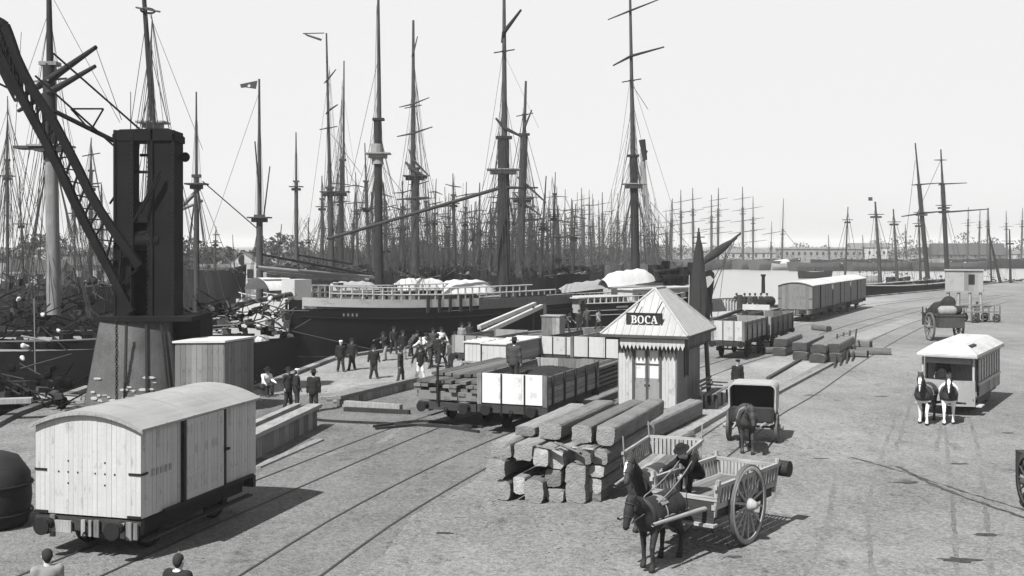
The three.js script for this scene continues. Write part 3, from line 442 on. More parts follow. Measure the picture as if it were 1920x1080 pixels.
{ // the big pile: faces given in photograph pixels (left, right, top, bottom), then length, end setback
  const D0 = 30.4, k = D0 / FOCAL, dir = V(0.37, 0, -0.929), turn = turnTo(V(0, 0, 0), dir);
  const G = 'squared timber baulks in the big pile';
  const list = [
    [924, 955, 905, 942, 7.5, 0.3, 'small baulk at the lower left corner of the big timber pile'], [960, 984, 897, 930, 7, 0.2, 'pale baulk second from the left in the bottom row of the pile'], [980, 1018, 902, 946, 7.4, 0, 'large pale baulk third from the left in the bottom row of the pile'], [1024, 1056, 920, 946, 7, 0.1, 'split low baulk in the middle of the bottom row of the pile'], [1060, 1098, 908, 947, 7.4, 0, 'dark weathered baulk right of middle in the bottom row of the pile'], [1102, 1130, 928, 948, 7.4, 0.2, 'half buried baulk at the lower right corner of the pile'],
    [911, 948, 866, 902, 7.8, 0.3, 'bright ended baulk sticking out at the left of the pile'], [1023, 1054, 881, 914, 7, 0.1, 'pale square baulk under the round one in the pile'], [1057, 1098, 871, 911, 8, 0, 'big round cornered baulk in the centre right of the pile'], [1105, 1136, 875, 897, 7.6, 0.1, 'flat dark baulk on the right flank of the pile'], [1099, 1132, 899, 928, 7.5, 0.2, 'mid grey baulk above the buried one at the right of the pile'],
    [920, 961, 832, 866, 8.4, 0.5, 'baulk with a rough pale top at the upper left of the pile'], [962, 999, 836, 868, 8.2, 0.3, 'light baulk over the dark gap of the pile'], [1000, 1029, 842, 876, 8, 0, 'round bright ended log above the dark gap in the pile'], [1030, 1058, 846, 880, 8, 0.1, 'grey square baulk right of the round ended log'], [1080, 1109, 838, 871, 8, 0, 'pale chipped baulk near the upper right of the pile'], [1112, 1141, 846, 874, 8, 0.1, 'pale square baulk at the right edge of the pile'],
    [1012, 1058, 806, 838, 8.6, 1.1, 'long baulk lying on top at the left centre of the pile'], [1073, 1112, 802, 836, 9.4, 0.4, 'wide grey baulk lying along the top of the pile'], [1116, 1152, 801, 838, 9.8, 0.3, 'topmost right baulk with a flat lit top and dark end'], [962, 1003, 815, 834, 8.2, 1.4, 'thin baulk along the upper left edge of the pile'],
  ];
  for (let [l, r, tp, bt, L, back, label] of list) {
    const w = (r - l) * k * 1.03, h = (bt - tp) * k * 1.0, d = D0 + back;
    L *= 0.6; const p = at((l + r) / 2, Math.min(bt, 946), D0); p.y = Math.max(0, p.y); p.z = -d; p.addScaledVector(dir, L / 2);
    const o = hewn(w, h, L, 'timber_baulk', label, undefined); o.position.copy(p); o.rotation.y = turn + rr(-0.015, 0.015); o.rotation.x = rr(-0.004, 0.004);
  }
  for (const [cx, by, d, w, h, L, tn, label] of [[1176, 905, 32.6, 0.62, 0.62, 6.6, 0.42, 'single baulk lying on the ground right of the pile, by the white faced horse'], [1210, 826, 40, 0.66, 0.7, 6.4, 0.44, 'big baulk lying in front of the hut door'], [1092, 770, 43, 0.5, 0.35, 7, 0.4, 'baulk lying on the ground beside the white ended wagon'], [1140, 775, 44, 0.45, 0.4, 7, 0.4, 'baulk lying between the pile and the hut'], [1178, 838, 36.5, 0.34, 0.4, 5, 0.42, 'narrow dark baulk leaning along the right side of the pile']]) {
    const p = on(cx, by, 0); const o = hewn(w, h, L, 'timber_baulk', label); o.position.copy(p).add(V(Math.sin(tn), 0, -Math.cos(tn)).multiplyScalar(L / 2)); o.rotation.y = -tn;
  }
  for (let i = 0; i < 3; i++) { const a = at(1008 + i * 34, 836 + rr(-6, 4), 30.7), b = at(1048 + i * 34 + rr(-8, 12), 844 + rr(-4, 6), 30.2); const m = mesh(numbered('broken_board'), beam(a, b, 0.16, 0.05, rr(-0.6, 0.6)), pick(M.oldWood), scene, 2); tag(m, `${NTH[i]} splintered board from the left, jutting out among the upper baulks of the big pile`, 'board', 'splintered boards in the big pile'); }
}
{ // the second pile beyond the hut
  const dir = V(0.42, 0, -0.907), turn = turnTo(V(0, 0, 0), dir);
  const rows = [[1462, 668, 5, 0.5, 'left'], [1497, 676, 6.5, 0.55, 'second'], [1531, 681, 6.5, 0.55, 'third'], [1560, 679, 6.3, 0.5, 'right']], lv = ['bottom', 'upper'];
  for (let j = 0; j < 2; j++) for (const [px, py, L, w, nm] of rows) { const p = on(px, py, 0).addScaledVector(dir, L / 2 + j * 0.3); p.y = j * 0.55; const o = hewn(w * 1.7, 0.54, L, 'timber_baulk', `${nm === 'right' ? 'rightmost' : nm === 'left' ? 'leftmost' : nm} ${lv[j]} baulk of the low timber pile beyond the hut`, undefined, M.darkWood[2], M.log[j]); o.position.copy(p); o.rotation.y = turn + rr(-0.03, 0.03); }
  for (const [px, py, L, tn, label] of [[1452, 663, 1.6, -1.2, 'short block lying left of the low pile beyond the hut'], [1582, 668, 3, 1.0, 'crooked beam end leaning at the right of the low pile'], [1600, 650, 2.6, 0.8, 'dark beam scattered right of the low pile'], [1540, 620, 2.2, 0.3, 'block lying behind the low pile near the track'], [1618, 664, 3.4, 1.3, 'thin beam lying askew on the street side of the low pile']]) { const o = hewn(0.5, 0.45, L, 'timber_baulk', label, undefined, M.darkWood[0], M.log[3]); o.position.copy(on(px, py, 0)); o.rotation.y = tn; }
  for (let i = 0; i < 4; i++) { const m = mesh(numbered('spoke_frame'), [rod(on(1565 + i * 11, 690 - i * 4), on(1570 + i * 12, 662 - i * 4).setY(1.2), 0.06)], M.darkWood[0], scene); tag(m, `${NTH[i]} from the left of the dark stakes leaning on the low timber pile`, 'stake', 'stakes leaning at the low pile'); }
}
// beams beside the station track, loose poles and rails, low walls
{
  const lay = (name, label, cat, a, b, w, h, m, y = h / 2) => tag(mesh(numbered(name), beam(a.clone().setY(y), b.clone().setY(y), w, h), m, scene, 2), label, cat);
  lay('kerb_beam', 'pale squared beam laid along the street edge from the hooded cart to the hut', 'beam', on(1240, 845), on(1368, 770), 0.34, 0.2, M.oldWood[2]);
  lay('kerb_beam', 'long pale beam between track and street right of the hut', 'beam', on(1452, 742), on(1560, 684), 0.2, 0.14, M.oldWood[0]);
  lay('loose_beam', 'thin beam lying along the sand strip right of the hut', 'beam', on(1440, 712), on(1500, 677), 0.2, 0.14, M.darkWood[2]);
  lay('loose_pole', 'pale long pole lying across the yard left of the plank wagon', 'pole', on(640, 762), on(752, 770), 0.28, 0.26, M.oldWood[2]);
  lay('loose_pole', 'dark pole lying just below the pale pole in the yard', 'pole', on(646, 771), on(768, 777), 0.2, 0.18, M.darkWood[1]);
  lay('loose_beam', 'beam lying in front of the plank wagon, up to the white ended wagon', 'beam', on(800, 780), on(892, 752), 0.2, 0.2, M.oldWood[3], 0.3);
  const c1 = curve([[-9.6, 48], [-8, 44.8], [-4.5, 43.6], [-1.6, 42.6]]), c2 = curve([[-5.7, 43.2], [-3, 43.7], [-0.5, 42.4]]);
  tag(mesh(numbered('loose_rail'), strip(offset(c1, 0, 20), 0.08, 0.1, 0.05), M.iron, scene), 'bent rail lying on the yard in front of the plank wagon', 'rail');
  tag(mesh(numbered('loose_rail'), strip(curve([[on(700, 802).x, -on(700, 802).z], [on(790, 792).x, -on(790, 792).z], [on(905, 803).x, -on(905, 803).z]]).getSpacedPoints(20), 0.09, 0.1, 0.05), M.iron, scene), 'upper of two curved rails lying side by side before the plank wagon', 'rail');
  tag(mesh(numbered('loose_rail'), strip(curve([[on(704, 806).x, -on(704, 806).z], [on(800, 799).x, -on(800, 799).z], [on(898, 812).x, -on(898, 812).z]]).getSpacedPoints(20), 0.09, 0.1, 0.05), M.iron, scene), 'lower of two curved rails lying side by side before the plank wagon', 'rail');
  // loading bank wall near the van: pale coping, dark vertical boards
  const wallFrom = (label, a, b, h, n, copM, faceM, cw = 0.5) => { const t = thing('low_wall', label, 'low wall', V(0, 0, 0)); const L = a.distanceTo(b), d = b.clone().sub(a).normalize(); for (let i = 0; i < n; i++) mesh('face_board', beam(a.clone().addScaledVector(d, L * i / n).setY(h / 2), a.clone().addScaledVector(d, L * (i + 0.97) / n).setY(h / 2), 0.12, h + rr(-0.04, 0.04)), pick(faceM), t, 1); mesh('coping', [beam(a.clone().setY(h + 0.07), b.clone().setY(h + 0.07), cw, 0.14)], copM, t, 2); if (cw > 0.3) mesh('coping_timber', beam(a.clone().setY(h + 0.06).add(V(-0.75, 0, -0.2)), b.clone().setY(h + 0.06).add(V(-0.75, 0, -0.2)), 0.28, 0.14), copM, t, 2); return t; };
  wallFrom('low dark boarded loading wall with pale coping right of the covered van', on(430, 885), on(592, 800), 0.75, 16, M.oldWood[2], M.oldWood);
  wallFrom('long low dark wall edge in the yard left of the plank wagon', on(634, 764), on(782, 726), 0.36, 18, M.oldWood[1], M.oldWood, 0.25);
  lay('loose_plank', 'plank lying on the ground in front of the low dark loading wall', 'plank', on(480, 878), on(600, 826), 0.3, 0.06, M.oldWood[0], 0.03);
  for (let i = 0; i < 3; i++) lay('loose_plank', ['pale plank lying near the two men by the loading wall', 'grey plank lying crosswise by the two men', 'dark plank lying behind the two men'][i], 'plank', on(600 + i * 12, 748 + i * 4), on(690 - i * 8, 743 + i * 6), 0.3, 0.08, M.oldWood[i], 0.05 + i * 0.02);
}
// ---------- crane, shed beside it ----------
{
  const c = V(-16.4, 0, -49.5), t = thing('harbour_crane', 'tall dark quay crane on a tapered iron plate base with a curved lattice jib', 'crane', c);
  const L = (px, py, dz = 0) => at(px, py, 49.5 - dz).sub(c);
  // pedestal
  const ped = new THREE.CylinderGeometry(2.0 * 1.02, 2.78 * 1.02, 3.75, 4, 1).rotateY(Math.PI / 4 + 0.12).scale(0.98, 1, 0.98).translate(0, 1.87, 0); const pedestal = mesh('pedestal', ped, M.plate, t);
  for (const [x0, x1] of [[-0.05, -0.15], [0.9, 0.7], [-1.75, -1.25], [1.9, 1.36]]) mesh('pedestal_rib', beam(V(x0, 0, 2.0), V(x1, 3.7, 1.46), 0.09, 0.07), M.iron, pedestal);
  const patch = []; for (let i = 0; i < 40; i++) { const y = rr(0.3, 1.3) * rr(0.6, 1.2), f = 1 - y / 3.75 * 0.28, x = rr(-1.5, 1.6) * f; patch.push(new THREE.IcosahedronGeometry(rr(0.03, 0.09), 0).scale(rr(1.2, 4), rr(0.4, 1), 0.08).translate(x, y, 1.985 * f + 0.03 - x * 0.12)); }
  mesh('lime_splash', patch, M.white[1], pedestal);
  mesh('platform', [bx(4.2, 0.2, 3.2, 0.6, 3.84, 0), bx(1.2, 1.3, 2.0, 2.2, 3.1, -0.4)], M.crane, t);
  const chain = []; for (let i = 0; i < 44; i++) chain.push(new THREE.TorusGeometry(0.055, 0.018, 4, 8).rotateY(i % 2 * 1.57).scale(1, 1.35, 1).translate(-0.28 + Math.sin(i) * 0.01, 3.9 - i * 0.1, 2.25)); mesh('hoist_chain', chain, M.black, t);
  // upper frame: two tall plated cheeks joined at the top
  const y0 = 3.9, y1 = 12, cheek = (x, w, zz) => bx(w, y1 - y0, zz, x, (y0 + y1) / 2, 0);
  mesh('cheek', [bx(0.74, 8.1, 1.1, -0.49, 7.95, 0.4), bx(0.1, 8.1, 0.1, -0.82, 7.95, 0.95), bx(0.1, 8.1, 0.1, -0.05, 7.95, 0.95)], M.crane, t); mesh('cheek', [bx(1.14, 8.1, 1.4, 1.15, 7.95, 0.2), bx(0.1, 8.1, 0.12, 0.78, 7.95, 0.92), bx(0.1, 8.1, 0.12, 1.72, 7.95, 0.92)], M.crane, t);
  mesh('crown', new THREE.ExtrudeGeometry((() => { const q = new THREE.Shape(); q.moveTo(-0.9, 11.55); q.lineTo(1.76, 11.55); q.lineTo(1.76, 11.8); q.lineTo(1.45, 12.05); q.lineTo(-0.6, 12.0); q.lineTo(-0.9, 11.8); return q; })(), { depth: 1.5, bevelEnabled: true, bevelSize: 0.03, bevelThickness: 0.03 }).translate(0, 0, -0.55), M.crane, t);
  { const rv = []; for (let i = 0; i < 36; i++) for (const [x, z] of [[-0.8, 0.97], [-0.12, 0.97], [0.58, 0.92], [1.66, 0.92]]) rv.push(new THREE.SphereGeometry(0.032, 6, 4).translate(x, 4.1 + i * 0.21, z)); mesh('rivet', rv, M.iron, t).userData.kind = 'stuff'; }
  mesh('machinery', [bx(1.5, 4.2, 1.2, 0.4, 6.0, 0), bx(2.5, 0.4, 1.4, 0.4, 8.2, 0.1), new THREE.CylinderGeometry(0.45, 0.45, 1.3, 20).rotateZ(Math.PI / 2).translate(0.4, 7.2, 0.5)], M.crane, t);
  for (const [y, z] of [[10.2, 0.6], [11.0, -0.2]]) mesh('frame_cross_bar', bx(0.9, 0.12, 0.12, 0.35, y, z), M.crane, t); mesh('winch_plate', bx(2.5, 5.0, 1.0, 0.42, 6.4, 0.1), M.crane, t);
  mesh('brace', [rod(L(230, 345, 0.6), L(206, 382, 0.6), 0.05), rod(L(300, 320, 1.2), L(248, 420, 1.2), 0.05), rod(L(262, 400, 1.2), L(300, 330, 1.2), 0.05)], M.crane, t);
  mesh('gudgeon', [new THREE.SphereGeometry(0.22, 10, 8).translate(1.95, 10.9, 0)], M.crane, t);
  // lattice jib: two chords in side view, two side frames
  const up = [[-8, 36], [8, 44], [17, 66], [33, 115], [62, 170], [97, 222], [140, 303], [176, 378], [214, 434], [262, 500]], dn = [[-22, 52], [-8, 78], [8, 118], [33, 168], [58, 215], [88, 270], [113, 320], [148, 396], [176, 450], [246, 585]];
  const lerpP = (a, f) => { const k = Math.min(a.length - 2, Math.floor(f * (a.length - 1))), g = f * (a.length - 1) - k; return [a[k][0] + (a[k + 1][0] - a[k][0]) * g, a[k][1] + (a[k + 1][1] - a[k][1]) * g]; };
  const chord = [], N = 16;
  const tipDepth = (f) => 0.8;
  for (const z of [-0.45, 0.45]) for (const a of [up, dn]) for (let i = 0; i < N; i++) { const p = lerpP(a, i / N), q = lerpP(a, (i + 1) / N), w = (f) => z * 0.7; chord.push(beam(L(...p, w(i / N) + tipDepth(i / N)), L(...q, w((i + 1) / N) + tipDepth((i + 1) / N)), 0.33, 0.33)); }
  const jib = mesh('jib', chord, M.crane, t);
  const M2 = 26; for (let i = 0; i < M2; i++) for (const z of [-0.45, 0.45]) { const f0 = i / M2, f1 = (i + 1) / M2, w = (f) => z * 0.7 + tipDepth(f); for (const [a, b] of [[up, dn], [dn, up]]) mesh('lattice_bar', beam(L(...lerpP(a, f0), w(f0)), L(...lerpP(b, f1), w(f1)), 0.13, 0.06), M.crane, jib); }
  // plated upper half of the jib
  for (const z of [-0.3, 0.3]) { const plate = new THREE.Shape(), n = 12, f1 = 0.4; for (let i = 0; i <= n; i++) { const p = L(...lerpP(up, f1 * i / n)); i ? plate.lineTo(p.x, p.y) : plate.moveTo(p.x, p.y); } for (let i = n; i >= 0; i--) { const p = L(...lerpP(dn, f1 * i / n)); plate.lineTo(p.x, p.y); } mesh('jib_plate', new THREE.ExtrudeGeometry(plate, { depth: 0.06, bevelEnabled: false }).translate(0, 0, 0.8 + z), M.crane, jib); }
  mesh('stay_rod', [rod(L(100, 262 - 162, 1.5), L(280, 258, 0.5), 0.045), rod(L(66, 142, 1.5), L(232, 290, 0.5), 0.045), rod(L(105, 210, 1.4), L(230, 272, 0.4), 0.1), rod(L(133, 204, 1.2), L(194, 204, 1), 0.04), rod(L(194, 204, 1), L(170, 245, 1), 0.04), rod(L(133, 204, 1), L(170, 245, 1), 0.04), rod(L(-5, 155, 1), L(35, 175, 1), 0.05)], M.crane, t);
  // shed
  const p = at(384, 735, 46.5).setY(0), s = thing('quay_shed', 'low grey boarded shed with a flat pale roof beside the crane base', 'shed', p.add(V(0.1, 0, -1.2)), -0.28);
  const w = 2.3, d = 2.4, h = 2.95; for (let i = 0; i < 9; i++) piece('wall_board', w / 9 - 0.012, h, 0.05, pick([M.grey[3], M.dgrey[2], M.grey[1]]), s, -w / 2 + (i + 0.5) * w / 9, h / 2, d / 2, 1); for (let i = 0; i < 9; i++) piece('wall_board', 0.05, h, d / 9 - 0.012, pick([M.grey[3], M.dgrey[2], M.grey[1]]), s, w / 2, h / 2, -d / 2 + (i + 0.5) * d / 9, 1);
  mesh('shed_core', bx(w - 0.1, h - 0.05, d - 0.1, 0, h / 2, 0), M.dgrey[0], s); mesh('roof', bx(w + 0.18, 0.08, d + 0.18, 0, h + 0.04, 0, 0, 0, 0.03), M.pale, s, 0);
  const q = []; for (let i = 0; i < 12; i++) q.push(new THREE.IcosahedronGeometry(rr(0.04, 0.1), 0).scale(rr(1, 2.5), 0.8, 0.15).translate(rr(-0.9, 1), rr(0.5, 1.0), d / 2 + 0.04)); mesh('lime_splash', q, M.white[1], s);
}
// dark drum at the left edge
{ const p = on(-14, 985), t = thing('iron_drum', 'big dark iron drum standing at the lower left edge behind the covered van', 'drum', p); mesh('shell', new THREE.LatheGeometry([[0, 0], [0.75, 0], [0.85, 0.1], [0.92, 0.7], [0.88, 1.3], [0.6, 1.72], [0.25, 1.85], [0, 1.86]].map(([r, y]) => new THREE.Vector2(r, y)), 28), M.iron, t); for (const y of [0.35, 1.05]) mesh('hoop', new THREE.TorusGeometry(0.93, 0.035, 6, 30).rotateX(Math.PI / 2).translate(0, y, 0), M.black, t);
  tag(mesh(numbered('gangway_beam'), beam(V(-24, 0.75, -44), on(60, 785).setY(0.75), 0.5, 0.2), M.oldWood[2], scene, 2), 'pale beam lying along the quay edge left behind the covered van', 'beam'); }
// sloping gangway by the ship
{ const t = thing('loading_chute', 'sloping gangway of two long pale rails leaning on the ship side', 'gangway', V(0, 0, 0)); for (const [a, b] of [[[898, 614], [1003, 570]], [[908, 624], [1016, 574]]]) mesh('rail_beam', beam(at(a[0], a[1], 82), at(b[0], b[1], 88), 0.3, 0.3), M.white[1], t, 2); for (let i = 0; i < 10; i++) { const f = i / 9; mesh('rung', beam(at(898 + 105 * f, 616 - 44 * f, 82 + 6 * f), at(908 + 108 * f, 625 - 50 * f, 82 + 6 * f), 0.1, 0.06), M.oldWood[1], t); } mesh('prop', [rod(at(1000, 574, 87), at(1000, 620, 87), 0.1), rod(at(1022, 570, 88), at(1022, 622, 87), 0.16)], M.darkWood[0], t); }
// low white fence by the water, bollards
{ const t = thing('quay_fence', 'low white boarded fence at the water edge right of the kiosk roof', 'fence', V(0, 0, 0)); for (let i = 0; i < 9; i++) { const f = i / 9, a = at(1334 + 48 * f, 590, 112 + 2 * f), b = at(1334 + 48 * (f + 0.105), 590, 112 + 2 * f); mesh('fence_board', beam(a.setY(0.95), b.setY(0.95), 0.05, 1.2), pick(M.white), t, 1); } mesh('top_rail', beam(at(1330, 560, 112).setY(1.6), at(1390, 556, 114).setY(1.65), 0.1, 0.1), M.darkWood[0], t); mesh('end_post', rod(at(1387, 600, 113).setY(0), at(1387, 553, 113), 0.3, 0.28, 8), M.darkWood[0], t);
  tag(mesh(numbered('slanting_beam'), beam(at(1330, 603, 100), at(1392, 580, 108), 0.3, 0.25), M.darkWood[0], scene, 2), 'dark beam slanting along the quay edge below the white fence', 'beam'); }
// pale cabin on piles at right
{ const p = on(1808, 577, 0), t = thing('pile_cabin', 'pale boxy cabin raised on timber piles at the far right quay', 'cabin', p, -0.4); t.scale.set(0.86, 0.92, 0.86); for (let i = 0; i < 8; i++) piece('wall_board', 0.56, 2.5, 0.06, pick(M.grey), t, -1.96 + i * 0.56, 3.3, 1.5, 1); mesh('side_wall', bx(0.08, 2.5, 3, 2.25, 3.3, 0), M.grey[0], t, 1); mesh('back_wall', [bx(4.4, 2.5, 0.06, 0, 3.3, -1.5), bx(0.08, 2.5, 3, -2.25, 3.3, 0)], M.grey[0], t, 1); mesh('roof', bx(4.8, 0.12, 3.4, 0, 4.6, 0), M.felt, t); mesh('floor', bx(4.8, 0.2, 3.4, 0, 2, 0), M.grey[0], t); mesh('window', bx(0.75, 1.2, 0.05, 0.9, 3.5, 1.55), M.dark, t); for (const x of [-2, -0.7, 0.7, 2]) for (const z of [-1.4, 1.4]) mesh('pile', rod(V(x, 0, z), V(x * 0.97, 2, z), 0.19, 0.17, 8), M.grey[z > 0 ? 2 : 1], t); for (const q of [-1, 1]) mesh('brace', rod(V(q * 2, 0.2, 1.5), V(q * 0.7, 1.9, 1.5), 0.07), M.grey[0], t); }
// ---------- bodies from joined tapered limbs ----------
// prim: [a, b, ra, rb, blend, side-to-side squash]
function sdf(prims, p) {
  let d = 1e3;
  for (const q of prims) {
    const k = q.sx ?? 1, px = (p[0] - q.a[0]) / k, py = p[1] - q.a[1], pz = (p[2] - q.a[2]) / (q.sz ?? 1), bx_ = (q.b[0] - q.a[0]) / k, by = q.b[1] - q.a[1], bz = (q.b[2] - q.a[2]) / (q.sz ?? 1), L = bx_ * bx_ + by * by + bz * bz;
    const t = L < 1e-9 ? 0 : Math.min(1, Math.max(0, (px * bx_ + py * by + pz * bz) / L)), ex = px - t * bx_, ey = py - t * by, ez = pz - t * bz;
    const e = (Math.sqrt(ex * ex + ey * ey + ez * ez) - (q.ra + (q.rb - q.ra) * t)) * Math.min(1, k, q.sz ?? 1), kk = q.k ?? 0.04;
    const h = Math.max(kk - Math.abs(d - e), 0) / kk; d = Math.min(d, e) - h * h * kk * 0.25;
  }
  return d;
}
function skinOf(prims, cell) {                                          // surface nets
  const lo = [9, 9, 9], hi = [-9, -9, -9];
  for (const q of prims) for (const [c, r] of [[q.a, q.ra], [q.b, q.rb]]) for (let i = 0; i < 3; i++) { const R = r * Math.max(1, i === 0 ? q.sx ?? 1 : i === 2 ? q.sz ?? 1 : 1) + cell * 2; lo[i] = Math.min(lo[i], c[i] - R); hi[i] = Math.max(hi[i], c[i] + R); }
  const n = [0, 1, 2].map((i) => Math.ceil((hi[i] - lo[i]) / cell) + 1), f = new Float32Array(n[0] * n[1] * n[2]), id = (x, y, z) => (z * n[1] + y) * n[0] + x;
  for (let z = 0; z < n[2]; z++) for (let y = 0; y < n[1]; y++) for (let x = 0; x < n[0]; x++) f[id(x, y, z)] = sdf(prims, [lo[0] + x * cell, lo[1] + y * cell, lo[2] + z * cell]);
  const vid = new Int32Array(f.length).fill(-1), pos = [], idx = [];
  for (let z = 0; z < n[2] - 1; z++) for (let y = 0; y < n[1] - 1; y++) for (let x = 0; x < n[0] - 1; x++) {
    let s = [0, 0, 0], c = 0;
    for (let e = 0; e < 12; e++) { const ax = e >> 2, u = e & 1, v = (e >> 1) & 1, p = [0, 0, 0]; p[(ax + 1) % 3] = u; p[(ax + 2) % 3] = v; const q = p.slice(); q[ax] = 1; const a = f[id(x + p[0], y + p[1], z + p[2])], b = f[id(x + q[0], y + q[1], z + q[2])]; if ((a < 0) !== (b < 0)) { const t = a / (a - b); for (let i = 0; i < 3; i++) s[i] += p[i] + (q[i] - p[i]) * t; c++; } }
    if (c) { vid[id(x, y, z)] = pos.length / 3; pos.push(lo[0] + (x + s[0] / c) * cell, lo[1] + (y + s[1] / c) * cell, lo[2] + (z + s[2] / c) * cell); }
  }
  for (let z = 1; z < n[2] - 1; z++) for (let y = 1; y < n[1] - 1; y++) for (let x = 1; x < n[0] - 1; x++) for (let ax = 0; ax < 3; ax++) {
    const q = [x, y, z]; q[ax]++; const a = f[id(x, y, z)], b = f[id(...q)]; if ((a < 0) === (b < 0)) continue;
    const u = (ax + 1) % 3, v = (ax + 2) % 3, g = (du, dv) => { const c = [x, y, z]; c[u] -= du; c[v] -= dv; return vid[id(...c)]; }, w = [g(0, 0), g(1, 0), g(1, 1), g(0, 1)];
    if (a < 0) idx.push(w[0], w[1], w[2], w[0], w[2], w[3]); else idx.push(w[0], w[2], w[1], w[0], w[3], w[2]);
  }
  const g = new THREE.BufferGeometry(); g.setAttribute('position', new THREE.Float32BufferAttribute(pos, 3)); g.setIndex(idx); g.computeVertexNormals(); return g;
}
function tint(g, fn) { const p = g.attributes.position, c = new Float32Array(p.count * 3); for (let i = 0; i < p.count; i++) { const v = fn(p.getX(i), p.getY(i), p.getZ(i)); c[i * 3] = c[i * 3 + 1] = c[i * 3 + 2] = v; } g.setAttribute('color', new THREE.BufferAttribute(c, 3)); return g; }
const grow = (ps, r) => ps.map((q) => ({ ...q, ra: q.ra + r, rb: q.rb + r }));
const add3 = (a, b) => [a[0] + b[0], a[1] + b[1], a[2] + b[2]];
const ready = (g) => { const k = join(g); k.userData.ready = true; return k; };
// joints of a pose; the figure faces +z, feet on y = 0
function pose(o = {}) {
  const { bend = 0, stride = 0.1, side = 0.1, armL = [0.12, -0.05], armR = [0.12, -0.05], foreL = 0.15, foreR = 0.15, sit = 0, nod = 0.1, spread = 0.0 } = o;
  const hipY = sit ? sit : 0.9, J = {}, hip = [0, hipY, 0], up = (l, s = 0) => [s, hipY + l * Math.cos(bend), l * Math.sin(bend)];
  J.hip = hip; J.waist = up(0.18); J.chest = up(0.38); J.neck = up(0.54); J.head = add3(up(0.68), [0, 0.0, 0.03 + 0.04 * nod]);
  for (const [s, k, arm, fore] of [[1, 'L', armL, foreL], [-1, 'R', armR, foreR]]) {
    const sh = up(0.48, s * 0.185), [out, fwd] = arm, a = [s * Math.sin(out + 0.08), -Math.cos(fwd) * Math.cos(out), Math.sin(fwd)], el = add3(sh, a.map((v) => v * 0.29)), b = [a[0] * 0.6 - s * 0.05, -Math.cos(fwd + fore), Math.sin(fwd + fore)], wr = add3(el, b.map((v) => v * 0.25));
    J['sh' + k] = sh; J['el' + k] = el; J['wr' + k] = wr; J['hd' + k] = add3(wr, b.map((v) => v * 0.09)); J['dir' + k] = b;
    const z = s * stride, hp = [s * 0.09, hipY - 0.02, 0], kn = sit ? [s * (0.14 + spread), hipY + 0.02, 0.42] : [s * (0.1 + spread), 0.48, z * 0.6 + 0.03], an = sit ? [s * (0.13 + spread), 0.09, 0.46] : [s * (0.1 + side * 0.5 + spread), 0.09, z]; J['hp' + k] = hp; J['kn' + k] = kn; J['an' + k] = an; J['to' + k] = add3(an, [s * 0.03, -0.05, 0.15]);
  }
  return J;
}
function limbs(J) {
  const C = (a, b, ra, rb, k = 0.05, o = {}) => ({ a, b, ra, rb, k, ...o }), P = { torso: [C(J.hip, J.waist, 0.125, 0.115, 0.06, { sx: 1.3 }), C(J.waist, J.chest, 0.115, 0.13, 0.06, { sx: 1.35 }), C(J.shL, J.shR, 0.07, 0.07, 0.06)], head: [C(J.neck, add3(J.head, [0, -0.06, 0]), 0.06, 0.055, 0.03), C(add3(J.head, [0, 0.06, -0.01]), add3(J.head, [0, 0.03, 0.0]), 0.088, 0.085, 0.03), C(add3(J.head, [0, -0.03, 0.03]), add3(J.head, [0, -0.06, 0.045]), 0.062, 0.045, 0.04), C(add3(J.head, [0, 0.03, 0.085]), add3(J.head, [0, -0.005, 0.105]), 0.012, 0.017, 0.015), C(add3(J.head, [0.085, 0.01, -0.005]), add3(J.head, [0.09, 0.03, -0.01]), 0.018, 0.02, 0.01), C(add3(J.head, [-0.085, 0.01, -0.005]), add3(J.head, [-0.09, 0.03, -0.01]), 0.018, 0.02, 0.01)], arms: [], legs: [], feet: [], hands: [] };
  for (const k of 'LR') {
    P.arms.push(C(J['sh' + k], J['el' + k], 0.06, 0.045), C(J['el' + k], J['wr' + k], 0.044, 0.032)); P.legs.push(C(J['hp' + k], J['kn' + k], 0.095, 0.06), C(J['kn' + k], J['an' + k], 0.062, 0.042)); P.feet.push(C(add3(J['an' + k], [0, -0.04, -0.03]), J['to' + k], 0.05, 0.04, 0.03));
    P.hands.push(C(J['wr' + k], J['hd' + k], 0.03, 0.036, 0.02, { sx: 0.75 }));
  }
  return P;
}
function fingers(J) {                                                    // five separate, slightly curled fingers on each hand
  const out = []; for (const k of 'LR') { const d = V(...J['dir' + k]).normalize(), p = V(...J['hd' + k]), s = k === 'L' ? 1 : -1, ax = V(0, 0, 1).addScaledVector(d, -d.z).normalize(), inn = V().crossVectors(d, ax).multiplyScalar(s);
    [[-0.03, 0.062], [-0.01, 0.075], [0.01, 0.072], [0.03, 0.055]].forEach(([o, L]) => { const a = p.clone().addScaledVector(ax, o), b = a.clone().addScaledVector(d, L * 0.55).addScaledVector(inn, 0.008), c = b.clone().addScaledVector(d, L * 0.45).addScaledVector(inn, 0.025); out.push(rod(a, b, 0.0095, 0.0085, 6, false), rod(b, c, 0.0085, 0.007, 6, false)); });
    const w = V(...J['wr' + k]).lerp(p, 0.45).addScaledVector(ax, 0.03); out.push(rod(w, w.clone().addScaledVector(ax, 0.03).addScaledVector(d, 0.045).addScaledVector(inn, 0.012), 0.012, 0.009, 6, false)); }
  return out;
}
const posed = new Map();
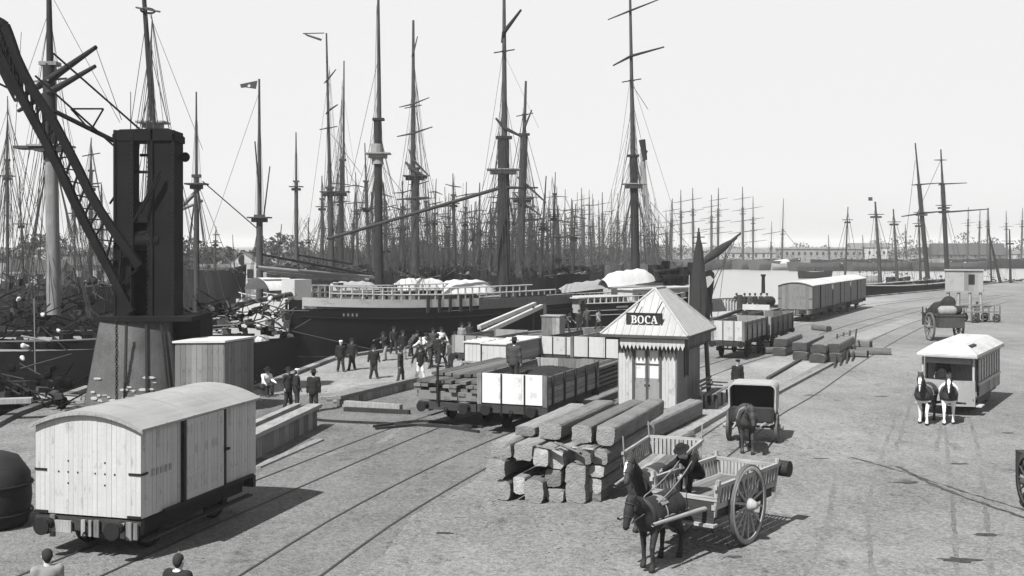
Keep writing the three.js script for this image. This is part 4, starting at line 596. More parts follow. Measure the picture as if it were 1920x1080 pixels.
function figure(key, o, cell = 0.022) {
  const id = key + cell; if (posed.has(id)) return posed.get(id);
  const J = pose(o), P = limbs(J), H = J.head, all = [...P.torso, ...P.head, ...P.arms, ...P.legs, ...P.feet, ...P.hands];
  let body = skinOf(all, cell);
  const eyes = [-1, 1].map((s) => new THREE.SphereGeometry(0.012, 6, 5).translate(H[0] + s * 0.034, H[1] + 0.035, H[2] + 0.075)), mouth = new THREE.BoxGeometry(0.045, 0.008, 0.012).translate(H[0], H[1] - 0.042, H[2] + 0.086);
  body = ready([tint(body.toNonIndexed(), () => 1), ...fingers(J).map((g) => tint(g.toNonIndexed(), () => 1)), ...eyes.map((g) => tint(g.toNonIndexed(), () => 0.05)), tint(mouth.toNonIndexed(), () => 0.35)]);
  const hem = o.sit ? [] : [{ a: J.hip, b: add3(J.hip, [0, -0.1, 0.0]), ra: 0.14, rb: 0.15, k: 0.05, sx: 1.28 }];
  const coat = ready(skinOf([...grow(P.torso, 0.022), ...hem, ...grow(P.arms, 0.018).map((q, i) => i % 2 ? { ...q, rb: q.rb + 0.006 } : q)], cell));
  const vest = ready(skinOf([...grow(P.torso, 0.014), ...grow(P.arms, 0.012)], cell));
  const trousers = ready(skinOf([{ ...P.torso[0], ra: 0.135, rb: 0.12, b: add3(J.hip, [0, 0.08, 0]) }, ...grow(P.legs, 0.02).map((q, i) => i % 2 ? { ...q, rb: q.rb + 0.014 } : q)], cell));
  const boots = ready(skinOf(grow(P.feet, 0.014), cell));
  const hair = ready(skinOf([{ a: add3(H, [0, 0.075, -0.02]), b: add3(H, [0, 0.05, -0.035]), ra: 0.092, rb: 0.09, k: 0.03 }, { a: add3(H, [0, 0, -0.05]), b: add3(H, [0, -0.04, -0.04]), ra: 0.066, rb: 0.05, k: 0.03 }], Math.min(cell, 0.018)));
  const lathe = (pts) => ready(new THREE.LatheGeometry(pts.map(([r, y]) => new THREE.Vector2(r, y)), 18).rotateX(o.bend ? o.bend * 0.7 : 0).translate(H[0], H[1] + 0.07, H[2] - 0.01));
  const brim = lathe([[0.09, 0.03], [0.185, 0.015], [0.19, 0.025], [0.105, 0.045], [0.1, 0.13], [0.07, 0.15], [0, 0.145]]), cap = (() => { const g = join([new THREE.LatheGeometry([[0.095, 0.02], [0.1, 0.05], [0.115, 0.085], [0.09, 0.105], [0, 0.11]].map(([r, y]) => new THREE.Vector2(r, y)), 16), new THREE.CylinderGeometry(0.085, 0.085, 0.012, 14, 1, false, -1.57, 3.14).translate(0, 0.03, 0.055)]); g.translate(H[0], H[1] + 0.06, H[2]); g.userData.ready = true; return g; })();
  const collar = ready(new THREE.TorusGeometry(0.07, 0.018, 6, 16).rotateX(Math.PI / 2 + (o.bend ?? 0)).translate(J.neck[0], J.neck[1] + 0.015, J.neck[2]));
  const out = { body, coat, vest, trousers, boots, hair, brim, cap, collar, J }; posed.set(id, out); return out;
}
const POSES = {
  stand: {}, relaxed: { stride: 0.02, side: 0.16, armL: [0.2, -0.25], armR: [0.2, -0.25], foreL: 0.9, foreR: 0.9 }, walk: { stride: 0.26, armL: [0.1, -0.4], armR: [0.1, 0.4], foreL: 0.3, foreR: 0.4 },
  bend: { bend: 0.75, armL: [0.15, 0.7], armR: [0.15, 0.9], foreL: 0.3, foreR: 0.3, stride: 0.2 }, seated: { sit: 0.5, bend: 0.3, armL: [0.15, 0.5], armR: [0.15, 0.6], foreL: 0.8, foreR: 0.6 }, drive: { sit: 0.42, bend: 0.75, armL: [0.12, 0.9], armR: [0.12, 1.05], foreL: 0.35, foreR: 0.25, nod: 1 },
  reach: { bend: 0.25, armL: [0.15, 1.1], armR: [0.15, 1.3], foreL: 0.3, foreR: 0.2, stride: 0.25 }, akimbo: { side: 0.2, armL: [0.6, -0.2], armR: [0.6, -0.2], foreL: 0.5, foreR: 0.5 },
};
const skinM = {};
function person(label, p, face, kind, o = {}) {
  const { coat = M.coat[0], legs = M.coat[1], hat = 'brim', hatM = M.coat[3], shirt = false, cell = 0.024, scale = 1, collar, group } = o;
  const f = figure(kind, POSES[kind], cell), t = thing('person', label, 'person', p, face, group); t.scale.setScalar(scale);
  const m = (n, g, mt, par = t) => { const k = new THREE.Mesh(g, mt); k.name = n; par.add(k); return k; };
  m('body', f.body, M.skin); m(shirt ? 'shirt' : 'jacket', shirt ? f.vest : f.coat, coat); m('trousers', f.trousers, legs); m('boots', f.boots, M.leather); m('hair', f.hair, M.hair);
  if (hat) m(hat === 'brim' ? 'hat' : 'cap', f[hat], hatM); if (collar) m('collar', f.collar, collar);
  return t;
}
const feet = (px, py, y = 0) => on(px, py, y);
// people on the quay and in the yard
person('man in a dark suit standing with his back to us beside the low boarded wall', feet(588, 772), Math.PI + 0.1, 'stand', { hat: 'brim', cell: 0.02 });
person('man in a white topped cap next to the man with his back turned', feet(556, 768), 2.0, 'relaxed', { hat: 'cap', hatM: M.shirt, cell: 0.02 });
person('man in dark work clothes at the left of the two men by the low wall', feet(540, 766), 0.9, 'relaxed', { coat: M.coat[1], cell: 0.02 });
{ const p = feet(497, 742), s = thing('bollard', 'short dark mooring bollard on which the man in a white shirt sits', 'bollard', p); mesh('post', new THREE.LatheGeometry([[0.24, 0], [0.2, 0.1], [0.18, 0.34], [0.25, 0.38], [0.25, 0.46], [0, 0.47]].map(([r, y]) => new THREE.Vector2(r, y)), 18), M.iron, s); person('man in a white shirt sitting on a bollard at the quay edge', p.clone(), 0.7, 'seated', { coat: M.shirt, shirt: true, hat: 'brim' }); }
person('man in a white topped cap, left of a pair at the quay edge', feet(639, 697), 0.3, 'stand', { hat: 'cap', hatM: M.shirt });
person('man in dark clothes holding a white cap, right of the pair at the quay edge', feet(660, 694), -0.2, 'relaxed', { hat: 'brim' });
person('man in a dark suit and hat standing alone facing us on the pale quay', feet(701, 710), 0.1, 'relaxed', { collar: M.shirt });
person('man in a grey coat standing in profile right of the lone man on the quay', feet(751, 716), 1.4, 'stand', { coat: M.coat[1], legs: M.coat[2] });
person('man in light trousers leaning at the quay edge before the ship', feet(722, 676), -0.6, 'reach', { legs: M.greyCloth });
person('man in grey trousers standing at the quay edge left of the group in white shirts', feet(755, 674), 0.5, 'stand', { legs: M.greyCloth });
person('man in a white shirt stooping, leftmost of the group in white shirts', feet(786, 672), 1.2, 'bend', { coat: M.shirt, shirt: true });
person('man in a white shirt bending low beside the stooping man', feet(798, 678), -0.6, 'bend', { coat: M.shirt, shirt: true, hat: null });
person('man in a dark waistcoat standing behind the men in white shirts', feet(812, 668), 0, 'stand', { coat: M.coat[2] });
person('man in a white shirt standing highest of the group by the ship', feet(827, 666), 0.4, 'akimbo', { coat: M.shirt, shirt: true });
person('man in a dark jacket and white trousers stooping at the end of the plank stack', feet(788, 712), 0.4, 'akimbo', { legs: M.shirt, coat: M.coat[0] });
person('stout man in a dark coat standing by the left wagon end', feet(845, 697), -0.8, 'relaxed', { coat: M.coat[2] });
person('man in dark clothes behind the stout man by the wagons', feet(829, 692), 0.6, 'walk');
person('man with a pale shirt front at the foot of the sloping gangway', feet(866, 655), 0.1, 'stand', { coat: M.greyCloth, shirt: true });
{ const p = at(964, 700, 42.6); p.y = 1.72; person('man in dark clothes and hat climbing on the load of the white ended wagon', p, Math.PI * 0.9, 'stand', { coat: M.coat[2], legs: M.coat[1] }); }
person('man with a cap standing behind the hooded cart, beside the station bench', feet(1383, 745), 0.1, 'stand', { hat: 'cap', collar: M.shirt });
person('man in a dark coat beside the dark open wagons right of the hut', feet(1466, 640), -0.5, 'walk', { coat: M.coat[2] });
person('dark figure standing in shadow at the end of the open wagons', feet(1436, 642), 0.3, 'stand');
person('man in a hat walking on the quay behind the kiosk roof at its left', feet(1122, 620), 0.8, 'walk', { coat: M.greyCloth });
person('man in dark clothes standing beside the pale crate at the ship side', feet(1086, 622), 0, 'stand');
person('man stooping over planks beside the pale crate', feet(1062, 624), 0.6, 'bend', { coat: M.coat[2] });
for (const [x, i, l] of [[1381, 0, 'leftmost man of the row sitting along the fence by the water'], [1396, 1, 'second man from the left in the row along the fence'], [1406, 2, 'third man from the left in the row along the fence'], [1416, 0, 'fourth man from the left in the row along the fence'], [1427, 1, 'fifth man in the row along the fence, left of the chimney'], [1438, 2, 'sixth man in the row along the fence, nearest the chimney']]) person(l, at(x, 588, 114).setY(0.35), rr(-0.6, 0.6), 'stand', { coat: M.coat[i], cell: 0.03 });
person('man standing beside the dark canvas wrapped post near the fence', feet(1331, 596), 0.4, 'stand', { cell: 0.03 });
person('bareheaded man with a white collar seen from behind at the bottom edge', V(-5.7, 0, -19.1), Math.PI - 0.35, 'walk', { hat: null, collar: M.shirt, cell: 0.016 });
person('man in a pale shirt at the bottom edge in front of the covered van', V(-8.05, 0, -19.4), Math.PI + 0.5, 'stand', { coat: M.greyCloth, shirt: true, hat: null, cell: 0.016 });
// ---------- horses ----------
function horseShape(o) {
  const { poll = [0, 1.95, 1.12], nose = [0, 1.5, 1.46], step = 0.1, cell = 0.024 } = o, C = (a, b, ra, rb, k = 0.1, e = {}) => ({ a, b, ra, rb, k, ...e });
  const d = V(...nose).sub(V(...poll)), m = (f, up = 0) => [poll[0] + d.x * f, poll[1] + d.y * f + up, poll[2] + d.z * f];
  const P = [C([0, 1.16, 0.38], [0, 1.17, -0.3], 0.34, 0.33, 0.15, { sx: 0.95 }), C([0, 1.17, -0.3], [0, 1.24, -0.66], 0.33, 0.31, 0.15), C([0, 1.18, 0.5], [0, 1.1, 0.62], 0.26, 0.2, 0.15), C([0, 1.42, 0.38], [0, 1.46, 0.2], 0.1, 0.08, 0.12), C([0, 1.27, 0.55], poll, 0.26, 0.125, 0.12, { sx: 0.75 }), C(poll, m(0.45), 0.125, 0.12, 0.05, { sx: 0.8 }), C(m(0.4), m(1), 0.115, 0.08, 0.05, { sx: 0.85 }), C(m(0.2, -0.08), m(0.5, -0.05), 0.1, 0.07, 0.05, { sx: 0.75 })];
  for (const s of [-1, 1]) {
    P.push(C([s * 0.07, poll[1] + 0.1, poll[2] - 0.01], [s * 0.085, poll[1] + 0.22, poll[2] + 0.01], 0.035, 0.012, 0.03));
    const z = s * step;
    P.push(C([s * 0.17, 1.15, 0.47], [s * 0.17, 0.93, 0.42 + z * 0.2], 0.15, 0.1), C([s * 0.17, 0.93, 0.42 + z * 0.2], [s * 0.165, 0.52, 0.48 + z], 0.095, 0.058, 0.06), C([s * 0.165, 0.52, 0.48 + z], [s * 0.165, 0.17, 0.46 + z], 0.055, 0.042, 0.03), C([s * 0.165, 0.17, 0.46 + z], [s * 0.165, 0.05, 0.51 + z], 0.05, 0.072, 0.03));
    P.push(C([s * 0.15, 1.18, -0.62], [s * 0.19, 0.88, -0.45 - z * 0.3], 0.23, 0.14), C([s * 0.19, 0.88, -0.45 - z * 0.3], [s * 0.17, 0.56, -0.76 - z], 0.13, 0.065, 0.06), C([s * 0.17, 0.56, -0.76 - z], [s * 0.17, 0.18, -0.71 - z], 0.06, 0.045, 0.03), C([s * 0.17, 0.18, -0.71 - z], [s * 0.17, 0.05, -0.65 - z], 0.05, 0.075, 0.03));
  }
  return { P, poll: V(...poll), nose: V(...nose), d };
}
function horse(label, p, face, o = {}) {
  const { coat = 0.03, blaze = true, socks = false, rump = false, harness = true, cell = 0.024 } = o, S = horseShape(o), t = thing('horse', label, 'horse', p, face);
  let g = skinOf(S.P, cell).toNonIndexed(); const dn = S.d.clone().normalize();
  tint(g, (x, y, z) => { const q = V(x, y, z).sub(S.poll), f = q.dot(dn) / S.d.length(), across = Math.abs(x), fr = q.clone().addScaledVector(dn, -q.dot(dn)), front = fr.z * -dn.y + fr.y * dn.z; if (y < 0.1) return 0.02; if (blaze && f > 0.1 && f < 1.15 && across < 0.036 + 0.02 * Math.sin(f * 5) && front > 0.03) return 0.75; if (socks && y < (socks === 2 ? 0.95 : 0.45) && y > 0.1 && z > (socks === 2 ? 0.2 : -2)) return 0.6; if (rump && y > 1.1 && z < -0.1 && z > -1.2) return 0.7; return coat * (0.8 + 0.5 * hash(Math.floor(x * 40), Math.floor(y * 40), Math.floor(z * 40))); });
  const eyes = [-1, 1].map((s) => tint(new THREE.SphereGeometry(0.022, 8, 6).translate(s * 0.085, S.poll.y + S.d.y * 0.3 + 0.03, S.poll.z + S.d.z * 0.3 + 0.03).toNonIndexed(), () => 0.01)), nos = [-1, 1].map((s) => tint(new THREE.SphereGeometry(0.016, 6, 5).translate(s * 0.045, S.nose.y, S.nose.z + 0.06).toNonIndexed(), () => 0.01));
  mesh('body', [g, ...eyes, ...nos], mat(1, { vertexColors: true, roughness: 0.7 }), t);
  const hairs = [], nk = V(0, 1.48, 0.45); for (let i = 0; i < 26; i++) { const f = i / 25, a = nk.clone().lerp(S.poll.clone().add(V(0, 0.12, 0.02)), f); hairs.push(rod(a.clone().add(V(-0.01, 0.02, -0.03)), a.clone().add(V(0.12 + rr(-0.03, 0.04), -0.12 - rr(0, 0.1), -0.04 + rr(-0.04, 0.04))), 0.028, 0.006, 5)); } for (let i = 0; i < 5; i++) hairs.push(rod(S.poll.clone().add(V(rr(-0.03, 0.03), 0.13, 0.02)), S.poll.clone().addScaledVector(S.d, 0.35).add(V(rr(-0.03, 0.03), 0.08, 0.1)), 0.02, 0.005, 5));
  mesh('mane', hairs, M.hair, t);
  const tail = []; for (let i = 0; i < 22; i++) { const a = V(rr(-0.03, 0.03), 1.38, -0.93), b = V(rr(-0.05, 0.05), 1.1, -1.08 + rr(-0.03, 0.03)), c = V(rr(-0.09, 0.09), 0.55 + rr(-0.1, 0.1), -1.05 + rr(-0.05, 0.05)); tail.push(rod(a, b, 0.025, 0.02, 5), rod(b, c, 0.02, 0.005, 5)); } mesh('tail', tail, M.hair, t);
  if (harness) {
    mesh('collar', new THREE.TorusGeometry(0.3, 0.055, 8, 24).scale(0.82, 1.12, 1).rotateX(0.35).translate(0, 1.24, 0.66), M.leather, t);
    mesh('strap', [new THREE.TorusGeometry(0.352, 0.02, 5, 24).scale(0.93, 1, 1).translate(0, 1.16, 0.15), new THREE.TorusGeometry(0.347, 0.018, 5, 24).scale(0.95, 1, 1).translate(0, 1.18, -0.35), rod(V(0.32, 1.15, 0.6), V(0.34, 1.1, -0.9), 0.022), rod(V(-0.32, 1.15, 0.6), V(-0.34, 1.1, -0.9), 0.022)], M.strap, t);
    mesh('saddle_pad', new THREE.CylinderGeometry(0.365, 0.365, 0.34, 18, 1, true, -0.9, 1.8).rotateX(Math.PI / 2).rotateZ(Math.PI).scale(0.95, 1, 1).translate(0, 1.165, 0.15), M.strap, t);
    const at_ = (f, u) => S.poll.clone().addScaledVector(S.d, f).add(V(0, 0, 0)); const ring = (f, r) => new THREE.TorusGeometry(r, 0.012, 5, 18).scale(0.82, 1, 1).applyQuaternion(new THREE.Quaternion().setFromUnitVectors(V(0, 0, 1), dn)).translate(at_(f).x, at_(f).y, at_(f).z);
    mesh('bridle', [ring(0.62, 0.115), ring(0.12, 0.14), rod(at_(0.62).add(V(0.09, 0, 0)), at_(0.1).add(V(0.11, 0, 0)), 0.012), rod(at_(0.62).add(V(-0.09, 0, 0)), at_(0.1).add(V(-0.11, 0, 0)), 0.012)], M.leather, t); for (const s of [-1, 1]) mesh('blinker', bx(0.012, 0.1, 0.1, s * 0.115, S.poll.y + S.d.y * 0.3 + 0.03, S.poll.z + S.d.z * 0.3 + 0.02), M.leather, t);
  }
  return t;
}
// ---------- carts ----------
function cartWheel(t, p, R, n, m, hubIn = 0.16) {                          // axle along x
  const w = part('wheel', t, p); mesh('rim', new THREE.LatheGeometry([[R - 0.13, -0.045], [R - 0.02, -0.045], [R - 0.02, 0.045], [R - 0.13, 0.045], [R - 0.13, -0.045]].map(([r, y]) => new THREE.Vector2(r, y)), 48).rotateZ(Math.PI / 2), m, w, 1); mesh('tyre', new THREE.LatheGeometry([[R - 0.02, -0.05], [R, -0.05], [R, 0.05], [R - 0.02, 0.05]].map(([r, y]) => new THREE.Vector2(r, y)), 48).rotateZ(Math.PI / 2), M.rust, w);
  mesh('hub', new THREE.LatheGeometry([[0.02, -0.22], [0.09, -0.22], [0.1, -0.16], [0.15, -0.08], [0.15, 0.08], [0.1, 0.18], [0.07, 0.24], [0.0, 0.24]].map(([r, y]) => new THREE.Vector2(r, y)), 18).rotateZ(-Math.PI / 2), m, w);
  const sg = ready(rod(V(0, 0.1, 0), V(0, R - 0.1, 0), 0.04, 0.028, 7).scale(0.8, 1, 1)); for (let i = 0; i < n; i++) { const s = new THREE.Mesh(sg, m); s.name = 'spoke'; s.rotation.x = i / n * 6.2832; w.add(s); }
  return w;
}
const cartTurn = (dx, dz) => Math.atan2(dx, dz);                          // +z of the thing points along (dx, dz) in world x, z
{ // the big cart in front: forward = towards the horse
  const t = thing('work_cart', 'big two wheeled wooden cart with slatted pale sides and tall spoked wheels', 'cart', V(4.84, 0, -26.76), cartTurn(-0.6, 0.8)), wm = woodM(0.34);
  cartWheel(t, V(0.86, 0.93, 0), 0.93, 14, wm).rotation.y = 0; cartWheel(t, V(-0.86, 0.93, 0), 0.93, 14, wm).rotation.y = Math.PI;
  mesh('axle', rod(V(-0.85, 0.93, 0), V(0.85, 0.93, 0), 0.06), M.iron, t);
  for (let i = 0; i < 6; i++) piece('floor_board', 0.22, 0.05, 3.1, pick(M.oldWood), t, -0.58 + i * 0.232, 1.16, -0.1, 2);
  mesh('front_board', bx(1.5, 0.56, 0.06, 0, 1.0, 1.5), M.darkWood[0], t, 0); mesh('painted_mark', new THREE.TorusGeometry(0.08, 0.018, 5, 14, 4.4).translate(-0.05, 1.0, 1.535), M.strap, t); mesh('foot_board', [bx(1.6, 0.06, 0.22, 0, 0.72, 1.55)], wm, t, 0);
  for (const s of [-1, 1]) { mesh('side_frame', [bx(0.08, 0.12, 3.3, s * 0.74, 1.12, -0.1), bx(0.08, 0.09, 3.5, s * 0.82, 1.58, -0.15)], wm, t, 2); mesh('dark_skirt', bx(0.05, 0.3, 3.0, s * 0.72, 0.98, -0.1), M.darkWood[0], t, 2);
    for (let i = 0; i < 20; i++) mesh('slat', beam(V(s * 0.755, 1.17, 1.35 - i * 0.155), V(s * 0.815, 1.55, 1.35 - i * 0.155), 0.085, 0.025), i % 4 ? M.log[0] : wm, t, 1);
    for (const z of [1.48, 0.2, -1.75]) mesh('corner_post', beam(V(s * 0.72, 0.9, z), V(s * 0.84, 1.74, z), 0.09, 0.09), wm, t, 1); }
  mesh('front_rail', [bx(1.66, 0.09, 0.09, 0, 1.3, 1.5)], wm, t, 0); for (let i = 0; i < 14; i++) piece('tail_slat', 0.06, 0.38, 0.03, wm, t, -0.62 + i * 0.095, 1.36, -1.68, 1); mesh('tail_rail', [bx(1.6, 0.08, 0.08, 0, 1.58, -1.7), bx(1.5, 0.1, 0.08, 0, 1.16, -1.7)], wm, t, 0);
  for (const s of [-1, 1]) mesh('shaft', [rod(V(s * 0.62, 1.02, 0.4), V(s * 0.5, 1.08, 1.9), 0.065, 0.055, 8), rod(V(s * 0.5, 1.08, 1.9), V(s * 0.42, 1.12, 3.7), 0.055, 0.04, 8)], wm, t);
  mesh('drag_prop', rod(V(0.4, 1.0, 1.0), V(0.35, 0.35, 0.8), 0.03), M.iron, t); mesh('tail_drum', new THREE.CylinderGeometry(0.2, 0.2, 0.35, 16).rotateZ(Math.PI / 2).translate(0.85, 1.45, -2.05), M.iron, t);
  horse('dark horse with lowered head harnessed in the shafts of the big front cart', V(4.84 - 0.6 * 2.75, 0, -26.76 + 0.8 * 2.75), cartTurn(-0.54, 0.84), { poll: [-0.03, 1.62, 1.22], nose: [-0.06, 1.12, 1.4], coat: 0.018, blaze: false, step: 0.13, cell: 0.02 });
  const d = V(4.84, 0, -26.76).add(V(-0.6 * 0.55, 1.19, 0.8 * 0.55)).add(V(-0.18 * 0.8, 0, -0.18 * 0.6)); person('man in black leaning forward over the front of the big cart, holding the reins', d, cartTurn(-0.75, 0.66), 'drive', { coat: M.coat[3], legs: M.coat[3], cell: 0.018, scale: 1.06 });
}
{ // second cart behind, slatted, its horse shows a white face
  const c = V(4.15, 0, -30.6), f = [-0.36, 0.93], t = thing('work_cart', 'pale slatted cart standing behind and left of the big front cart', 'cart', c, cartTurn(...f)), wm = woodM(0.36);
  cartWheel(t, V(0.8, 0.75, 0), 0.75, 12, M.oldWood[0]); cartWheel(t, V(-0.8, 0.75, 0), 0.75, 12, M.oldWood[0]); mesh('axle', rod(V(-0.8, 0.75, 0), V(0.8, 0.75, 0), 0.05), M.iron, t);
  for (let i = 0; i < 6; i++) piece('floor_board', 0.22, 0.05, 2.6, pick(M.oldWood), t, -0.58 + i * 0.232, 1.02, 0, 2);
  for (const s of [-1, 1]) { mesh('side_frame', [bx(0.07, 0.1, 2.8, s * 0.72, 1.0, 0), bx(0.07, 0.07, 2.8, s * 0.78, 1.5, 0)], wm, t, 2); for (let i = 0; i < 14; i++) mesh('slat', beam(V(s * 0.73, 1.03, 1.3 - i * 0.2), V(s * 0.78, 1.48, 1.3 - i * 0.2), 0.09, 0.025), wm, t, 1); for (const z of [1.35, -1.35]) mesh('stake', beam(V(s * 0.72, 0.95, z), V(s * 0.78, 1.95, z), 0.035, 0.035), M.oldWood[0], t, 1); mesh('shaft', rod(V(s * 0.55, 0.98, 1.2), V(s * 0.4, 1.1, 3.5), 0.05, 0.04, 7), wm, t); }
  for (let i = 0; i < 12; i++) piece('front_slat', 0.08, 0.46, 0.03, wm, t, -0.66 + i * 0.12, 1.26, -1.36, 1); mesh('head_rail', [bx(1.6, 0.07, 0.07, 0, 1.52, -1.38)], wm, t, 0);
  horse('horse with a white blaze on its face, standing behind the front horse', V(3.35, 0, -27.55), cartTurn(-0.5, 0.86), { poll: [0.06, 1.9, 1.2], nose: [0.1, 1.46, 1.5], coat: 0.03, cell: 0.022 });
}
{ // hooded cart
  const c = on(1416, 830), f = [-0.3, 0.95], t = thing('hooded_cart', 'cart with a dark open hood under a pale top, behind the big cart', 'cart', c.add(V(0.0, 0, -0.4)), cartTurn(...f)), wm = woodM(0.36); t.scale.y = 0.84;
  cartWheel(t, V(0.84, 0.62, 0), 0.62, 12, M.oldWood[0]); cartWheel(t, V(-0.84, 0.62, 0), 0.62, 12, M.oldWood[0]); mesh('axle', rod(V(-0.84, 0.62, 0), V(0.84, 0.62, 0), 0.05), M.iron, t);
  mesh('body', [bx(1.5, 0.08, 2.1, 0, 0.95, -0.3), bx(0.06, 0.5, 2.1, -0.75, 1.2, -0.3), bx(0.06, 0.5, 2.1, 0.75, 1.2, -0.3), bx(1.5, 0.6, 0.06, 0, 1.2, 0.72)], M.darkWood[1], t, 2); mesh('seat', bx(1.4, 0.1, 0.45, 0, 1.4, 0.2), M.leather, t);
  const hood = (() => { const s = new THREE.Shape(); s.moveTo(-0.82, 1.25); s.lineTo(-0.84, 2.2); s.quadraticCurveTo(-0.82, 2.42, -0.6, 2.46); s.lineTo(0.6, 2.46); s.quadraticCurveTo(0.82, 2.42, 0.84, 2.2); s.lineTo(0.82, 1.25); s.lineTo(0.77, 1.25); s.lineTo(0.79, 2.2); s.quadraticCurveTo(0.77, 2.38, 0.6, 2.41); s.lineTo(-0.6, 2.41); s.quadraticCurveTo(-0.77, 2.38, -0.79, 2.2); s.lineTo(-0.77, 1.25); return new THREE.ExtrudeGeometry(s, { depth: 1.5, bevelEnabled: false }).translate(0, 0, -1.2); })();
  const h = mesh('hood', hood, M.hoodCloth, t); mesh('hood_back', bx(1.6, 1.2, 0.05, 0, 1.82, -1.18), M.hoodCloth, t); mesh('shade_lining', [bx(1.5, 1.15, 0.02, 0, 1.82, -1.14), bx(0.015, 0.98, 1.42, -0.755, 1.74, -0.45), bx(0.015, 0.98, 1.42, 0.755, 1.74, -0.45), bx(1.2, 0.015, 1.42, 0, 2.39, -0.45)], M.leather, h); for (const z of [-0.9, -0.4, 0.1]) mesh('hood_hoop', bx(1.56, 0.03, 0.04, 0, 2.4, z), M.oldWood[0], h);  // near-black inner sheets stand in for the shade inside the hood
  for (const s of [-1, 1]) mesh('shaft', rod(V(s * 0.5, 0.9, 0.7), V(s * 0.38, 1.05, 3.0), 0.045, 0.035, 7), wm, t);
  horse('dark horse standing in front of the hooded cart', c.clone().add(V(-0.3 * 2.2, 0, 0.95 * 2.2)), cartTurn(-0.15, 0.98), { coat: 0.035, blaze: false, poll: [0.1, 1.6, 1.2], nose: [0.15, 1.12, 1.38], cell: 0.026 });
}
{ const h = scene.children.find((o) => o.userData.label?.startsWith('dark horse with lowered head')); h.updateMatrixWorld(true); for (const s of [-1, 1]) { const bit = h.localToWorld(V(s * 0.075 - 0.05, 1.2, 1.38)), pad = h.localToWorld(V(s * 0.22, 1.52, 0.15)), hand = V(4.05, 2.0, -26.05).add(V(s * 0.12, 0, s * 0.1)); wmesh('rein', [...rope(bit, pad, 0.014, 0.03), ...rope(pad, hand, 0.014, 0.06)], M.strap, h); } }
for (const [x, y, f, k, o, l] of [[738, 664, 0.3, 'walk', {}, 'man in dark clothes walking by the ship side left of the white shirts'], [770, 668, 2.2, 'bend', { coat: M.coat[2] }, 'man in dark clothes bending at the quay edge beside the white shirts'], [808, 690, -0.7, 'reach', { coat: M.coat[2] }, 'man reaching out in front of the group by the ship'], [820, 682, 2.6, 'stand', {}, 'man with his back turned in the middle of the quay group'], [853, 676, 0.4, 'relaxed', { legs: M.greyCloth }, 'man in grey trousers between the quay group and the grey box'], [880, 652, 0.2, 'stand', { coat: M.coat[1] }, 'man in dark clothes close under the sloping gangway'], [1100, 616, -0.3, 'walk', { coat: M.coat[2] }, 'man walking between the pale crate and the kiosk roof'], [1452, 634, 0.6, 'stand', { coat: M.coat[1] }, 'man in dark clothes at the far end of the dark open wagon']]) person(l, feet(x, y), f, k, o);
